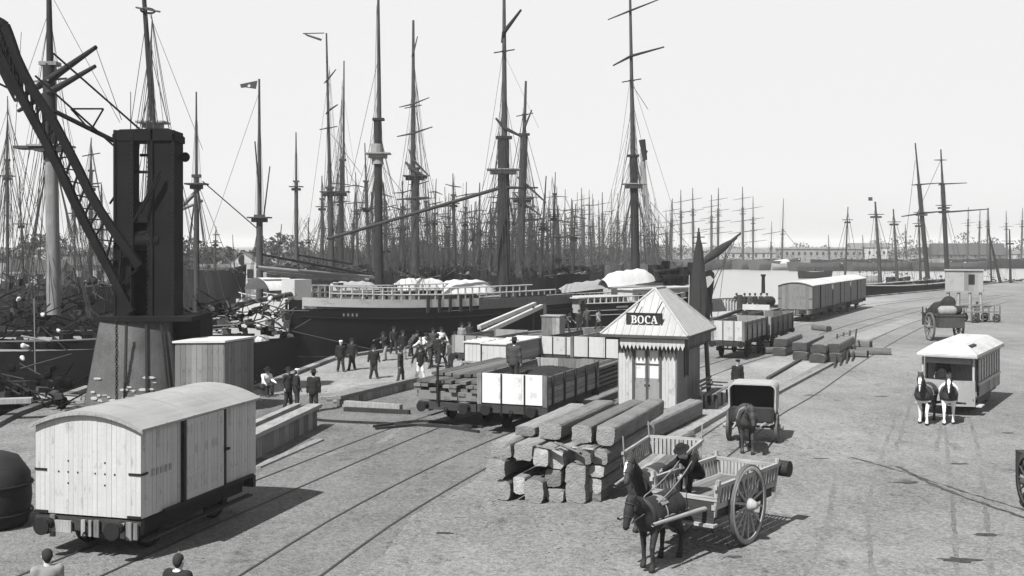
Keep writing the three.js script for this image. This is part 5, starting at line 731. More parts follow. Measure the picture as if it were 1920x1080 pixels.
// horse tram
{
  const dir = V(0.53, 0, -0.848), turn = turnTo(V(0, 0, 0), dir), p = V(18.0, 0, -46.3), t = thing('horse_tram', 'pale roofed horse drawn tram with open front platform on the street', 'tram', p, turn); t.scale.set(0.93, 1.05, 1);
  const W = 2.3, L = 6.6, b = (w, h, d, x, y, z) => bx(w, h, d, x, y, z - L / 2);                                     // front at z = 0
  for (const z of [-2.4, -5]) for (const s of [-1, 1]) { const w = mesh('wheel', discWheel, M.iron, t); w.scale.setScalar(0.78); w.position.set(s * 0.75, 0.39, z); }
  mesh('underframe', [bx(1.9, 0.16, L - 0.2, 0, 0.52, -L / 2), bx(0.1, 0.24, 3.2, 0.95, 0.4, -3), bx(0.1, 0.24, 3.2, -0.95, 0.4, -3)], M.iron, t);
  mesh('floor', bx(W - 0.1, 0.08, L, 0, 0.64, -L / 2), M.oldWood[3], t);
  for (const s of [-1, 1]) {
    for (let i = 0; i < 8; i++) piece('lower_panel', 0.05, 0.46, 0.64, pick(M.grey), t, s * W / 2, 0.9, -1.3 - i * 0.65, 2); mesh('waist_rail', bx(0.08, 0.1, 5.4, s * W / 2, 1.17, -3.6), M.white[1], t, 2);
    for (let i = 0; i < 9; i++) piece('window_post', 0.06, 1.05, 0.1, M.grey[2], t, s * (W / 2 - 0.02), 1.72, -0.98 - i * 0.65, 1); for (let i = 0; i < 8; i++) piece('window_pane', 0.02, 0.85, 0.52, M.pane, t, s * (W / 2 - 0.03), 1.68, -1.305 - i * 0.65, 1); mesh('letter_board', bx(0.06, 0.2, 5.4, s * (W / 2 - 0.01), 2.24, -3.6), M.grey[2], t, 2);
    for (const z of [-0.12, -L + 0.12]) mesh('platform_post', rod(V(s * (W / 2 - 0.08), 0.65, z), V(s * (W / 2 - 0.08), 2.35, z), 0.055), M.white[1], t); mesh('step', bx(0.4, 0.05, 0.7, s * (W / 2 + 0.05), 0.38, -0.5), M.white[1], t);
  }
  for (const z of [-1, -6.3]) mesh('bulkhead', bx(W - 0.2, 1.7, 0.06, 0, 1.5, z), M.grey[3], t); mesh('front_curtain', bx(W - 0.35, 0.3, 0.03, 0, 2.15, -0.14), M.dullCanvas, t);
  const dash = (() => { const s = new THREE.Shape(); s.moveTo(-W / 2, 0); s.quadraticCurveTo(0, -0.6, W / 2, 0); s.lineTo(W / 2 - 0.04, 0.03); s.quadraticCurveTo(0, -0.55, -W / 2 + 0.04, 0.03); return new THREE.ExtrudeGeometry(s, { depth: 1.0, bevelEnabled: false }).rotateX(-Math.PI / 2).translate(0, 0.38, -0.05); })(); mesh('dash_panel', dash, M.grey[2], t);
  const fr = (() => { const w = W / 2 + 0.12, z0 = 0.2, z1 = -L - 0.2, y0 = 2.4, y1 = 2.78, q = w - 0.62, P = [[-w, y0, z0], [w, y0, z0], [w, y0, z1], [-w, y0, z1], [-q, y1, z0 - 0.75], [q, y1, z0 - 0.75], [q, y1, z1 + 0.75], [-q, y1, z1 + 0.75]], F = [[0, 1, 5, 4], [1, 2, 6, 5], [2, 3, 7, 6], [3, 0, 4, 7], [4, 5, 6, 7]], pos = []; for (const [a, b, c, d] of F) for (const k of [a, b, c, a, c, d]) pos.push(...P[k]); const g = new THREE.BufferGeometry(); g.setAttribute('position', new THREE.Float32BufferAttribute(pos, 3)); g.computeVertexNormals(); return g; })();
  const rf = mesh('roof', [fr, bx(W + 0.24, 0.1, L + 0.4, 0, 2.345, -L / 2)], M.pale, t, 2); mesh('ventilator', bx(0.14, 0.09, 1.2, 0.84, 2.66, -1.1, 0, 0, -0.3), M.iron, rf); mesh('roof_fascia', bx(W + 0.28, 0.06, L + 0.44, 0, 2.3, -L / 2), M.grey[2], rf);
  mesh('draw_bar', rod(V(0, 0.55, 0.1), V(0, 0.85, 3.6), 0.05), M.darkWood[0], t); mesh('swingle_bar', bx(1.9, 0.07, 0.08, 0, 0.6, 0.9), M.darkWood[0], t);
  horse('dark tram horse with white face and white front legs, left of the pair', on(1719, 798).add(V(0.6, 0, -0.7)), cartTurn(-0.5, 0.86), { step: 0.2, socks: 2, coat: 0.03, cell: 0.028, poll: [0, 1.95, 1.05], nose: [0, 1.42, 1.2] });
  horse('dark tram horse with white face and pale rump, right of the pair', on(1763, 798).add(V(0.6, 0, -0.7)), cartTurn(-0.36, 0.93), { step: -0.18, socks: 2, rump: true, coat: 0.03, cell: 0.028, poll: [0, 1.88, 1.08], nose: [0, 1.38, 1.25] });
  person('tram driver in dark clothes on the front platform between the horses', p.clone().addScaledVector(dir, 0.5).setY(0.68).add(V(-0.3, 0, 0)), cartTurn(-0.5, 0.85), 'relaxed', { hat: 'brim', coat: M.coat[0] });
}
// far carts and the thing cut by the right edge
{
  const c = on(1766, 640).add(V(0.4, 0, -0.6)), f = [-0.03, 1], t = thing('work_cart', 'dark two wheeled cart with a hunched tilt of dark sacking, beyond the tram', 'cart', c, cartTurn(...f));
  cartWheel(t, V(0.85, 0.85, 0), 0.85, 12, M.dgrey[2]); cartWheel(t, V(-0.85, 0.85, 0), 0.85, 12, M.log[1]); mesh('axle', rod(V(-0.85, 0.85, 0), V(0.85, 0.85, 0), 0.05), M.iron, t); t.scale.setScalar(1.22); mesh('body', [bx(1.5, 0.7, 3, 0, 1.2, -0.2), bx(1.6, 0.08, 3.1, 0, 1.58, -0.2)], M.darkWood[2], t, 2); for (let i = 0; i < 5; i++) for (const s of [-1, 1]) piece('side_stake', 0.06, 1.1, 0.08, M.darkWood[0], t, s * 0.78, 1.4, -1.5 + i * 0.65, 1);
  const hump = skinOf([{ a: [0, 1.7, -0.4], b: [0.2, 2.3, 0.2], ra: 0.5, rb: 0.4, k: 0.3 }, { a: [0.3, 1.7, 0.5], b: [0.5, 1.9, 0.9], ra: 0.35, rb: 0.25, k: 0.3 }, { a: [-0.3, 1.6, -0.9], b: [-0.2, 1.9, -0.6], ra: 0.45, rb: 0.4, k: 0.3 }], 0.06); tag(mesh(numbered('sacking'), hump.clone().scale(1.22, 1.22, 1.22).rotateY(cartTurn(...f)).translate(c.x, 0, c.z), M.darkCanvas, scene), 'dark heap of sacking on the far two wheeled cart', 'sacking'); const bale = skinOf([{ a: [-0.45, 1.85, 1.0], b: [0.1, 1.85, 1.0], ra: 0.3, rb: 0.3, k: 0.1 }], 0.05); tag(mesh(numbered('bale'), bale.scale(1.22, 1.22, 1.22).rotateY(cartTurn(...f)).translate(c.x, 0, c.z), M.dullCanvas, scene), 'pale bale at the front of the far two wheeled cart', 'bale');
  const q = on(1838, 604), r = thing('flat_cart', 'low flat cart with open railed sides near the pile cabin', 'cart', q, 0.25); mesh('deck', bx(3.2, 0.1, 1.6, 0, 0.95, 0), M.oldWood[1], r, 0); for (const z of [-0.75, 0.75]) { mesh('side_rail', [bx(3.2, 0.08, 0.06, 0, 1.55, z), bx(3.2, 0.06, 0.05, 0, 1.25, z)], M.oldWood[0], r, 0); for (let i = 0; i < 6; i++) piece('rail_post', 0.07, 1.4, 0.07, M.oldWood[3], r, -1.5 + i * 0.6, 0.8, z, 1); } for (const x of [-1.1, 1.1]) for (const z of [-0.8, 0.8]) { const w = cartWheel(r, V(x, 0.4, z), 0.4, 8, M.darkWood[2]); w.rotation.y = 1.57; }
  person('dark figure standing beside the flat railed cart near the pile cabin', on(1832, 602), 0.3, 'stand', { cell: 0.03 });
  // right edge
  const k = thing('work_cart', 'dark wheel and side of a cart cut off by the right edge', 'cart', V(14.4, 0, -29.6), cartTurn(-0.05, 1)); k.scale.setScalar(0.86); for (const x of [0.86, -0.86]) cartWheel(k, V(x, 0.86, 0), 0.86, 12, M.darkWood[2]).rotation.y = x > 0 ? 0 : Math.PI; mesh('axle', rod(V(-0.85, 0.86, 0), V(0.85, 0.86, 0), 0.05), M.iron, k); mesh('body', bx(1.4, 0.7, 2.6, 0, 1.25, -0.1), M.darkWood[0], k, 2); for (const x of [-0.7, 0.7]) { mesh('stake', rod(V(x, 1.1, 1.1), V(x * 1.05, 2.2, 1.15), 0.04), M.white[1], k); mesh('shaft', rod(V(x * 0.8, 0.95, 1.2), V(x * 0.6, 1.05, 3.4), 0.05), M.darkWood[2], k); }
}
// ---------- ships ----------
// hull in its own frame: length along x (bow at +x), waterline y = 0
function hullGeo(L, B, D, o = {}) {
  const { sheerB = 0.8, sheerS = 0.4, stern = 0.72, rake = 0.06, bulge = 0.55 } = o, N = 30, K = 9, pos = [], idx = [];
  const half = (t) => t < 0.3 ? stern + (1 - stern) * Math.sin(t / 0.3 * 1.57) : t < bulge ? 1 : Math.pow(Math.max(0, 1 - ((t - bulge) / (1 - bulge)) ** 2.2), 0.7);
  const topY = (t) => D + sheerB * Math.max(0, (t - 0.5) * 2) ** 2 + sheerS * Math.max(0, (0.5 - t) * 2) ** 2;
  for (let s of [-1, 1]) for (let i = 0; i <= N; i++) for (let k = 0; k <= K; k++) { const t = i / N, f = k / K, y = -1.2 + (topY(t) + 1.2) * f, w = half(t) * B / 2 * (0.35 + 0.65 * Math.min(1, f * 1.5) ** 0.6); pos.push((t - 0.5) * L + rake * L * (f - 0.5) * (t - 0.3), y, s * w); }
  for (let s = 0; s < 2; s++) for (let i = 0; i < N; i++) for (let k = 0; k < K; k++) { const a = s * (N + 1) * (K + 1) + i * (K + 1) + k, b = a + K + 1; s ? idx.push(a, a + 1, b, b, a + 1, b + 1) : idx.push(a, b, a + 1, b, b + 1, a + 1); }
  for (let k = 0; k < K; k++) { const a = k, b = (N + 1) * (K + 1) + k; idx.push(a, a + 1, b, b, a + 1, b + 1); }
  const g = new THREE.BufferGeometry(); g.setAttribute('position', new THREE.Float32BufferAttribute(pos, 3)); g.setIndex(idx); g.computeVertexNormals();
  const edge = (t, s, dy = 0, inn = 0) => V((t - 0.5) * L + rake * L * 0.5 * (t - 0.3), topY(t) + dy, s * Math.max(0, half(t) * B / 2 - inn));
  const deck = (dy) => { const p = [], ii = []; for (let i = 0; i <= N; i++) for (const s of [-1, 1]) { const e = edge(i / N, s, dy, 0.05); p.push(e.x, e.y, e.z); } for (let i = 0; i < N; i++) { const a = i * 2; ii.push(a, a + 1, a + 2, a + 1, a + 3, a + 2); } const d = new THREE.BufferGeometry(); d.setAttribute('position', new THREE.Float32BufferAttribute(p, 3)); d.setIndex(ii); d.computeVertexNormals(); return d; };
  const band = (t0, t1, y0, y1, s, out = 0.03) => { const p = [], ii = [], n = 24; for (let i = 0; i <= n; i++) { const t = t0 + (t1 - t0) * i / n; for (const y of [y0, y1]) { const e = edge(t, s, y, -out); p.push(e.x, e.y, e.z); } } for (let i = 0; i < n; i++) { const a = i * 2; ii.push(a, a + 1, a + 2, a + 1, a + 3, a + 2); } const d = new THREE.BufferGeometry(); d.setAttribute('position', new THREE.Float32BufferAttribute(p, 3)); d.setIndex(ii); d.computeVertexNormals(); return d; };
  const line = (t0, t1, y, s, r = 0.05, inn = 0) => { const out = []; for (let i = 0; i < 16; i++) out.push(rod(edge(t0 + (t1 - t0) * i / 16, s, y, inn), edge(t0 + (t1 - t0) * (i + 1) / 16, s, y, inn), r, r, 5)); return out; };
  return { g, edge, deck, band, line };
}
const WL = -1.9;
const byLabel = (l) => scene.children.find((o) => o.userData.label?.startsWith(l));
function hullAt(label, cat, stern, bow, y, B, o = {}) {                   // stern and bow as world places
  const L = Math.hypot(bow.x - stern.x, bow.z - stern.z), t = thing(o.name ?? 'sailing_ship', label, cat, V((stern.x + bow.x) / 2, WL, (stern.z + bow.z) / 2), Math.atan2(-(bow.z - stern.z), bow.x - stern.x), o.group);
  const H = hullGeo(L, B, y - WL, o); mesh('hull', H.g, o.mat ?? M.hull, t, 0); mesh('deck', H.deck(-0.55), o.deckM ?? M.oldWood[0], t, 0); t.updateMatrixWorld(true); return { t, H, L };
}
// a mast placed by photograph pixels at one depth: { d, foot:[x,y], head:[x,y], r, lower: y where the thick lower mast ends, top: [y of platform], trees: y of crosstrees, yards: [[y, dxL, dyL, dxR, dyR, r]], stays }
function mastAt(t, o) {
  const { d, foot, head, r = 0.25, r2 = r * 0.5, lower, platform, trees, yards = [], shroudTo = 34, m = M.spar, m2 = m, shrouds = true, off = 0 } = o;
  const W = (x, y, dz = 0) => at(x, y, d - dz), xa = (y) => foot[0] + (head[0] - foot[0]) * (foot[1] - y) / (foot[1] - head[1]), f = part('mast', t);
  const seg = (y0, y1, ra, rb, dx = 0) => rod(W(xa(y0) + dx, y0), W(xa(y1) + dx, y1), ra, rb, 10, false);
  const k = d / FOCAL, sp = (n, g, mt, grain = 1) => wmesh(n, g, mt, f, grain);
  if (lower) { sp('lower_mast', seg(foot[1], lower, r, r * 0.88), m); sp('topmast', seg(lower + (platform ? (platform - lower) : 10), head[1], r2 * 1.05, r2 * 0.45, off), m2); sp('mast_cap', [bx(r * 2.2 + 0.15, 0.2, r * 2).translate(...W(xa(lower) + off * 0.5, lower).toArray())], m); }
  else sp('lower_mast', seg(foot[1], head[1], r, r2 * 0.6), m);
  if (platform) sp('top_platform', [bx(r * 4 + 0.6, 0.1, r * 3 + 0.5).translate(...W(xa(platform), platform).toArray()), bx(r * 4, 0.3, r * 3).translate(...W(xa(platform), platform + 5).toArray())], o.platM ?? M.sparPale);
  if (trees) sp('crosstree', [beam(W(xa(trees) + off - 0.9 / k, trees + 3, 0.3), W(xa(trees) + off + 0.9 / k, trees - 3, -0.3), 0.1, 0.1), beam(W(xa(trees) + off - 5, trees, 0.6), W(xa(trees) + off + 5, trees, -0.6), 0.1, 0.1)], m);
  for (const [y, dxl, dyl, dxr, dyr, yr = 0.12, dz = 1.2] of yards) { const x = xa(y) + off; sp('yard', [rod(W(x, y, 0.3), W(x + dxl, y + dyl, 0.3 - dz), yr, yr * 0.5, 7), rod(W(x, y, 0.3), W(x + dxr, y + dyr, 0.3 + dz), yr, yr * 0.5, 7)], o.yardM ?? m); }
  if (shrouds) { const far = d > 108, n = far ? 2 : 4, py = platform ?? lower ?? foot[1] + (head[1] - foot[1]) * 0.55, ropes = [], rr_ = (far ? 0.012 : 0.017) * Math.sqrt(d / 62); for (const s of [-1, 1]) { const ends = []; for (let i = 0; i < n; i++) { const a = W(xa(py), py), b = W(foot[0] + s * (shroudTo - i * (far ? 7 : 3)) * (far ? 0.8 : 1), foot[1] + 6, s * 2 + i * 0.5 - 1); ends.push([a, b]); ropes.push(...rope(a, b, rr_)); } const nr = far ? 0 : Math.min(16, Math.round((foot[1] - py) / 14)); for (let j = 2; j < nr; j++) ropes.push(...rope(ends[0][0].clone().lerp(ends[0][1], j / nr), ends[3][0].clone().lerp(ends[3][1], j / nr), rr_ * 0.55)); }
    if (lower || trees) { const ty = trees ?? head[1] + (py - head[1]) * 0.15; for (const s of [-1, 1]) for (let i = 0; i < (far ? 1 : 2); i++) ropes.push(...rope(W(xa(ty), ty), W(xa(py) + s * (6 + i * 3), py, s * 0.6), rr_ * 0.7)); } sp('shrouds', ropes, M.rope); }
  return f;
}
const stay = (t, a, b, d1, d2 = d1, r = 0.02) => wmesh('stay', rope(at(...a, d1), at(...b, d2), r), M.rope, t);
function runningRig(t, d, n, masts, deck, spread) { const out = []; for (let i = 0; i < n; i++) { const [mx, y0, y1] = pick(masts), y = rr(y0, y1), s = rr(-1, 1) * spread; out.push(...rope(at(mx, y, d + rr(-1, 1)), at(mx + s, deck + rr(-10, 10), d + rr(-3, 3)), rr(0.010, 0.022), 0)); } wmesh('running_rigging', out, M.rope, t).userData.kind = 'stuff'; }
function flag(label, px, d, poly, m) { const s = new THREE.Shape(poly.map(([x, y]) => { const p = at(x, y, d); return new THREE.Vector2(p.x, p.y); })); const g = new THREE.ExtrudeGeometry(s, { depth: 0.02, bevelEnabled: false, steps: 1 }); g.translate(0, 0, -d); const o = mesh(numbered('flag'), g, m, scene); tag(o, label, 'flag'); return o; }
const tent = (a, b, hw, h, l, m) => { const d = b.clone().sub(a).setY(0).normalize(), n = V(-d.z, 0, d.x), pos = [], idx = [], N = 14, K = 8; for (let i = 0; i <= N; i++) for (let k = 0; k <= K; k++) { const f = i / N, u = k / K * 2 - 1, taper = Math.min(1, 0.55 + 1.2 * Math.min(f, 1 - f) * 2), p = a.clone().lerp(b, f).addScaledVector(n, u * hw * taper); p.y += h * taper * (1 - Math.abs(u) ** 1.7) + 0.06 * Math.sin(i * 2.3 + k) * (1 - Math.abs(u)); pos.push(p.x, p.y, p.z); } for (let i = 0; i < N; i++) for (let k = 0; k < K; k++) { const q = i * (K + 1) + k; idx.push(q, q + 1, q + K + 1, q + 1, q + K + 2, q + K + 1); } const g = new THREE.BufferGeometry(); g.setAttribute('position', new THREE.Float32BufferAttribute(pos, 3)); g.setIndex(idx); g.computeVertexNormals(); tag(mesh(numbered('covered_boat'), g, m, scene), l, 'boat'); };
// --- ship A: long dark hull with white bulwark and rails along the quay
{
  const { t, H, L } = hullAt('long dark hulled barque with a white bulwark and open rails moored along the quay', 'sailing ship', V(5.2, 0, -101), V(-15.6, 0, -79), 2.0, 7.4, { sheerB: 0.5, sheerS: 0.1, rake: 0.04 });
  const S = -1;                                                        // side facing the quay
  const near = H.edge(0.5, 1).applyMatrix4(t.matrixWorld).z > H.edge(0.5, -1).applyMatrix4(t.matrixWorld).z ? 1 : -1;
  for (const s of [near, -near]) { mesh('bulwark', H.band(0.5, 0.975, 0.3, 0.9, s), M.white[1], t, 0); mesh('bulwark', H.band(0.12, 0.5, 0.0, 0.8, s, 0.02), M.dgrey[1], t, 0); mesh('bulwark', H.band(0.975, 0.997, 0.0, 0.7, s, 0.02), M.hull, t, 0); mesh('rubbing_strake', H.line(0.02, 0.98, -0.5, s, 0.07, -0.04), M.hull, t); mesh('rail', [H.line(0.2, 0.92, 1.25, s, 0.06), H.line(0.3, 0.92, 1.75, s, 0.05)], M.white[0], t);
    for (let i = 0; i < 30; i++) { const q = 0.2 + i * 0.0248, e = H.edge(q, s); mesh('stanchion', beam(e.clone().add(V(0, 0.9, 0)), e.clone().add(V(0, q > 0.3 ? 1.75 : 1.25, 0)), 0.1, 0.08), M.white[0], t); }
    for (let i = 0; i < 5; i++) { const e = H.edge(0.53 + i * 0.035, s, 0, -0.06); mesh('fender', beam(e.clone().add(V(0, 1.2, 0)), e.clone().add(V(0, -0.1, 0)), 0.26, 0.1), M.darkWood[1], t, 1); } }
  mesh('name_mark', [0, 1, 2, 3].map((i) => { const e = H.edge(0.86 + i * 0.01, near, -0.25, -0.06); return bx(0.12, 0.2, 0.05, e.x, e.y, e.z); }), M.strap, t);
  const PX = (x, y, d) => at(x, y, d);
  // deck houses, covered boats, awning (placed as they stand on the deck)
  wmesh('deck_house', [bx(7, 1.7, 2.8).rotateY(t.rotation.y).translate(...PX(850, 548, 99).toArray())], M.dgrey[0], t); wmesh('deck_house', [bx(1.5, 1.9, 1.6).rotateY(t.rotation.y).translate(...PX(556, 548, 82).toArray())], M.white[1], t);
  tent(PX(612, 545, 88), PX(705, 543, 92), 0.9, 0.7, 'ship boat under dull canvas, leftmost on the long barque deck', M.hoodCloth); tent(PX(738, 544, 93), PX(836, 544, 97), 1.0, 1.0, 'ship boat under white canvas, middle one on the long barque deck', M.canvas); tent(PX(822, 550, 95), PX(921, 549, 98), 1.1, 1.15, 'long white canvas cover at the right end of the barque deck', M.canvas);
  { const c = PX(508, 530, 86), g = new THREE.CylinderGeometry(1.9, 1.9, 2.6, 20, 1, true, -1.1, 2.2).rotateX(-Math.PI / 2).scale(1, 0.9, 1).rotateY(t.rotation.y + 1.57).translate(c.x, c.y - 1.3, c.z); tag(mesh(numbered('awning'), g, M.canvas, scene), 'white canvas awning stretched over the bow of the long barque', 'awning'); }
  wmesh('boat_skid', [0, 1, 2, 3].map((i) => beam(PX(895 + i * 4, 552 + i * 5, 95), PX(938, 548 + i * 6, 96), 0.12, 0.12)), M.white[1], t); wmesh('cargo_clutter', Array.from({ length: 26 }, () => { const x = rr(560, 920); return bx(rr(0.4, 1.2), rr(0.4, 1.3), rr(0.5, 1)).rotateY(rr(0, 3)).translate(...PX(x, 550 + rr(-8, 2), 80 + (x - 525) * 0.042 + 4).toArray()); }), M.dgrey[3], t);
  // boom with furled sail
  wmesh('boom', [rod(PX(482, 502, 84), PX(700, 522, 92), 0.17, 0.16, 8), rod(PX(560, 507, 86), PX(700, 519, 92), 0.1, 0.1, 6)], M.sparPale, t); wmesh('furled_sail', Array.from({ length: 22 }, (_, i) => { const f = i / 22, g = f + 1 / 22, w = (q) => 0.16 + 0.16 * Math.sin(q * 3.1) + 0.05 * Math.sin(i * 2.1); return rod(PX(500 + 190 * f, 509 + 16 * f, 85.5 + 6 * f), PX(500 + 190 * g, 509 + 16 * g, 85.5 + 6 * g), w(f), w(g), 7); }), M.dullCanvas, t); wmesh('gaff', [rod(PX(494, 478, 85), PX(690, 514, 92), 0.1, 0.12, 7), rod(PX(560, 478, 86), PX(660, 495, 90), 0.07, 0.08, 6)], M.sparDark, t);
  mastAt(t, { d: 88, foot: [487, 560], head: [486, 148], r: 0.28, r2: 0.17, lower: 405, platform: 408, platM: M.spar, yards: [], shroudTo: 28 });
  stay(t, [380, 340], [484, 430], 84, 88, 0.045); stay(t, [484, 430], [560, 540], 88); stay(t, [487, 170], [380, 480], 88, 84, 0.015);
  wmesh('topping_spar', [rod(PX(478, 265, 87), PX(487, 375, 88), 0.05, 0.07), rod(PX(506, 312, 87), PX(494, 410, 88), 0.05, 0.07)], M.spar, t);
  mastAt(t, { d: 92, foot: [711, 560], head: [706, -40], r: 0.36, r2: 0.2, lower: 224, platform: 288, off: 3, m: M.sparDark, m2: M.spar, shroudTo: 44 });
  wmesh('mast_collar', [rod(PX(708, 308, 92), PX(708, 276, 92), 0.5, 0.42, 10), rod(PX(707, 292, 92), PX(707, 270, 92), 0.55, 0.5, 10)], M.sparPale, t);
  mastAt(t, { d: 98, foot: [945, 560], head: [943, -40], r: 0.58, r2: 0.28, lower: 258, platform: 318, trees: 96, off: 2, m: M.sparDark, m2: M.spar, yards: [[60, -4, 20, 32, -42, 0.2, 0.5], [240, -16, -18, 32, 16, 0.18, 0.6], [352, -14, 4, 62, 0, 0.14]], shroudTo: 52 });
  wmesh('sloping_spar', rod(PX(615, 448, 86), PX(932, 354, 96), 0.13, 0.16, 8), M.spar, t);
  stay(t, [945, 100], [1010, 240], 98, 99, 0.014); stay(t, [708, 300], [800, 420], 92, 96, 0.02); stay(t, [945, 100], [930, 320], 98);
  wmesh('bowsprit', rod(PX(545, 552, 81), PX(372, 585, 71), 0.2, 0.12, 8), M.spar, t);
  stay(t, [523, 615], [770, 672], 77, 78, 0.03); stay(t, [545, 668], [770, 672], 72, 78, 0.03);
}
flag('swallow dark pennant with a pale spot at the top of the mast left of centre', 0, 87.9, [[483, 151], [450, 158], [452, 165], [461, 164], [480, 167]], M.coat[2]);
tag(mesh(numbered('flag'), [new THREE.ExtrudeGeometry(new THREE.Shape([[608, 61], [568, 62], [568, 64], [608, 63]].map(([x, y]) => { const p = at(x, y, 112); return new THREE.Vector2(p.x, p.y); })), { depth: 0.02, bevelEnabled: false }).translate(0, 0, -112), new THREE.ExtrudeGeometry(new THREE.Shape([[568, 62], [604, 73], [602, 77], [576, 68]].map(([x, y]) => { const p = at(x, y, 112); return new THREE.Vector2(p.x, p.y); })), { depth: 0.02, bevelEnabled: false }).translate(0, 0, -112)], M.coat[2], scene), 'forked dark pennant streaming left from the tall mast near the top centre left', 'flag');
{ const f = byLabel('swallow dark'); mesh('flag_device', new THREE.CylinderGeometry(0.13, 0.13, 0.03, 5).rotateX(Math.PI / 2).translate(...at(467, 161, 87.86).toArray()), M.canvas, f); }
// --- ship B: bow to the right behind the kiosk
{
  const { t, H } = hullAt('dark hulled ship with pale lines and white deck houses, bow beyond the kiosk roof', 'sailing ship', V(4.6, 0, -97.5), V(19.2, 0, -110.5), 2.0, 6.6, { mat: M.hull, sheerB: 2.6, sheerS: 0.0, rake: 0.1, bulge: 0.6 });
  const near = H.edge(0.5, 1).applyMatrix4(t.matrixWorld).z > H.edge(0.5, -1).applyMatrix4(t.matrixWorld).z ? 1 : -1;
  for (const s of [1, -1]) { mesh('pale_strake', [H.line(0.02, 0.62, 0.02, s, 0.05, -0.03), H.line(0.02, 0.6, -1.0, s, 0.03, -0.06), H.line(0.02, 0.6, -0.6, s, 0.025, -0.06)], M.white[1], t); mesh('rail', H.line(0.02, 0.6, 0.55, s, 0.05), M.white[0], t); for (let i = 0; i < 18; i++) { const e = H.edge(0.03 + i * 0.03, s); mesh('stanchion', beam(e, e.clone().add(V(0, 0.55, 0)), 0.09, 0.08), M.white[0], t); } }
  mesh('name_board', (() => { const e = H.edge(0.2, near, -0.35, -0.09); return bx(1.4, 0.16, 0.05, e.x, e.y, e.z, 0, 0, 0); })(), M.strap, t);
  const dh = (n, x0, x1, y0, y1, dz, m) => { const g = bx((x1 - x0), y1 - y0, 2.6, (x0 + x1) / 2, (y0 + y1) / 2, dz); return mesh(n, g, m, t, 0); };
  const h1 = dh('deck_house', -3.6, 5.2, 3.3, 4.9, near * 1.0, M.white[0]); for (let i = 0; i < 6; i++) mesh('window', bx(0.42 + (i % 3 === 2 ? 0.35 : 0), 0.5, 0.06, -2.6 + i * 1.35, 4.3, near * 2.32), M.dark, h1); mesh('house_roof', bx(9.2, 0.12, 3, 0.8, 4.96, near * 1.0), M.white[2], h1);
  const h2 = dh('deck_house', -10.2, -4.2, 3.1, 4.3, near * 0.9, M.grey[2]); for (let i = 0; i < 9; i++) mesh('window', bx(0.3, 0.3, 0.06, -9.8 + i * 0.62, 4.0, near * 2.22), M.dark, h2); mesh('house_roof', bx(6.6, 0.1, 3, -7.3, 4.4, near * 0.9), M.white[1], h2);

  tent(at(1048, 549, 100), at(1150, 537, 103), 0.9, 0.75, 'long grey canvas covered boat on the deck beside the white tent', M.dullCanvas); tent(at(1130, 538, 101), at(1219, 526, 106), 1.2, 1.25, 'white canvas tent on the deck house behind the kiosk roof', M.canvas);
  mastAt(t, { d: 106, foot: [1192, 520], head: [1182, -30], r: 0.42, r2: 0.24, lower: 292, platform: 345, trees: 151, off: -1, m: M.sparDark, m2: M.spar, yards: [[105, -34, 18, 62, -17, 0.14, 1], [20, -42, 17, 56, -22, 0.1, 1]], shroudTo: 46 });
  wmesh('hanging_sail', Array.from({ length: 26 }, (_, i) => rod(at(1203 + rr(-3, 6), 262 + rr(0, 60), 105.5), at(1212 + rr(-6, 8), 370 + rr(0, 55), 105), 0.05, 0.03, 5)), M.dullCanvas, t); wmesh('furled_topsail', [rod(at(1204, 262, 105), at(1210, 300, 105), 0.32, 0.2, 7), rod(at(1212, 282, 105), at(1206, 302, 105), 0.16, 0.1, 6)], M.sparDark, t);
  for (const [a, b] of [[[1190, 345], [1300, 470]], [[1186, 160], [1215, 205]], [[1190, 345], [1235, 420]]]) stay(t, a, b, 106, 108, 0.025); stay(t, [1186, 152], [1290, 480], 106, 112, 0.014);
  wmesh('bowsprit', rod(at(1285, 520, 112), at(1388, 438, 122), 0.28, 0.12, 8), M.sparDark, t); wmesh('furled_jib', Array.from({ length: 16 }, (_, i) => { const f = i / 16, g = (i + 1) / 16, w = (q) => 0.12 + 0.42 * Math.sin(Math.min(1, q * 1.15) * 3.0) ** 0.8 * (1 - q * 0.3); return rod(at(1318 + 62 * f, 492 - 46 * f, 115 + 6 * f), at(1318 + 62 * g, 492 - 46 * g, 115 + 6 * g), w(f), w(g), 8); }), M.darkCanvas, t);
  wmesh('bobstay', [...rope(at(1330, 560, 113), at(1380, 445, 121), 0.04), ...rope(at(1340, 520, 114), at(1372, 458, 120), 0.04), ...rope(at(1322, 590, 112), at(1362, 480, 119), 0.03)], M.rope, t); wmesh('bow_rail', [rod(at(1225, 510, 108), at(1320, 500, 114), 0.14), rod(at(1240, 520, 108), at(1325, 515, 114), 0.2)], M.sparDark, t); wmesh('forecastle_clutter', Array.from({ length: 30 }, () => bx(rr(0.4, 1.5), rr(0.4, 1.2), rr(0.5, 1)).rotateY(rr(0, 3)).translate(...at(rr(1225, 1300), rr(500, 530), 111).toArray())), M.hullB, t); wmesh('anchor_chain', rope(at(1362, 460, 120), at(1345, 600, 116), 0.03), M.rope, t);
}
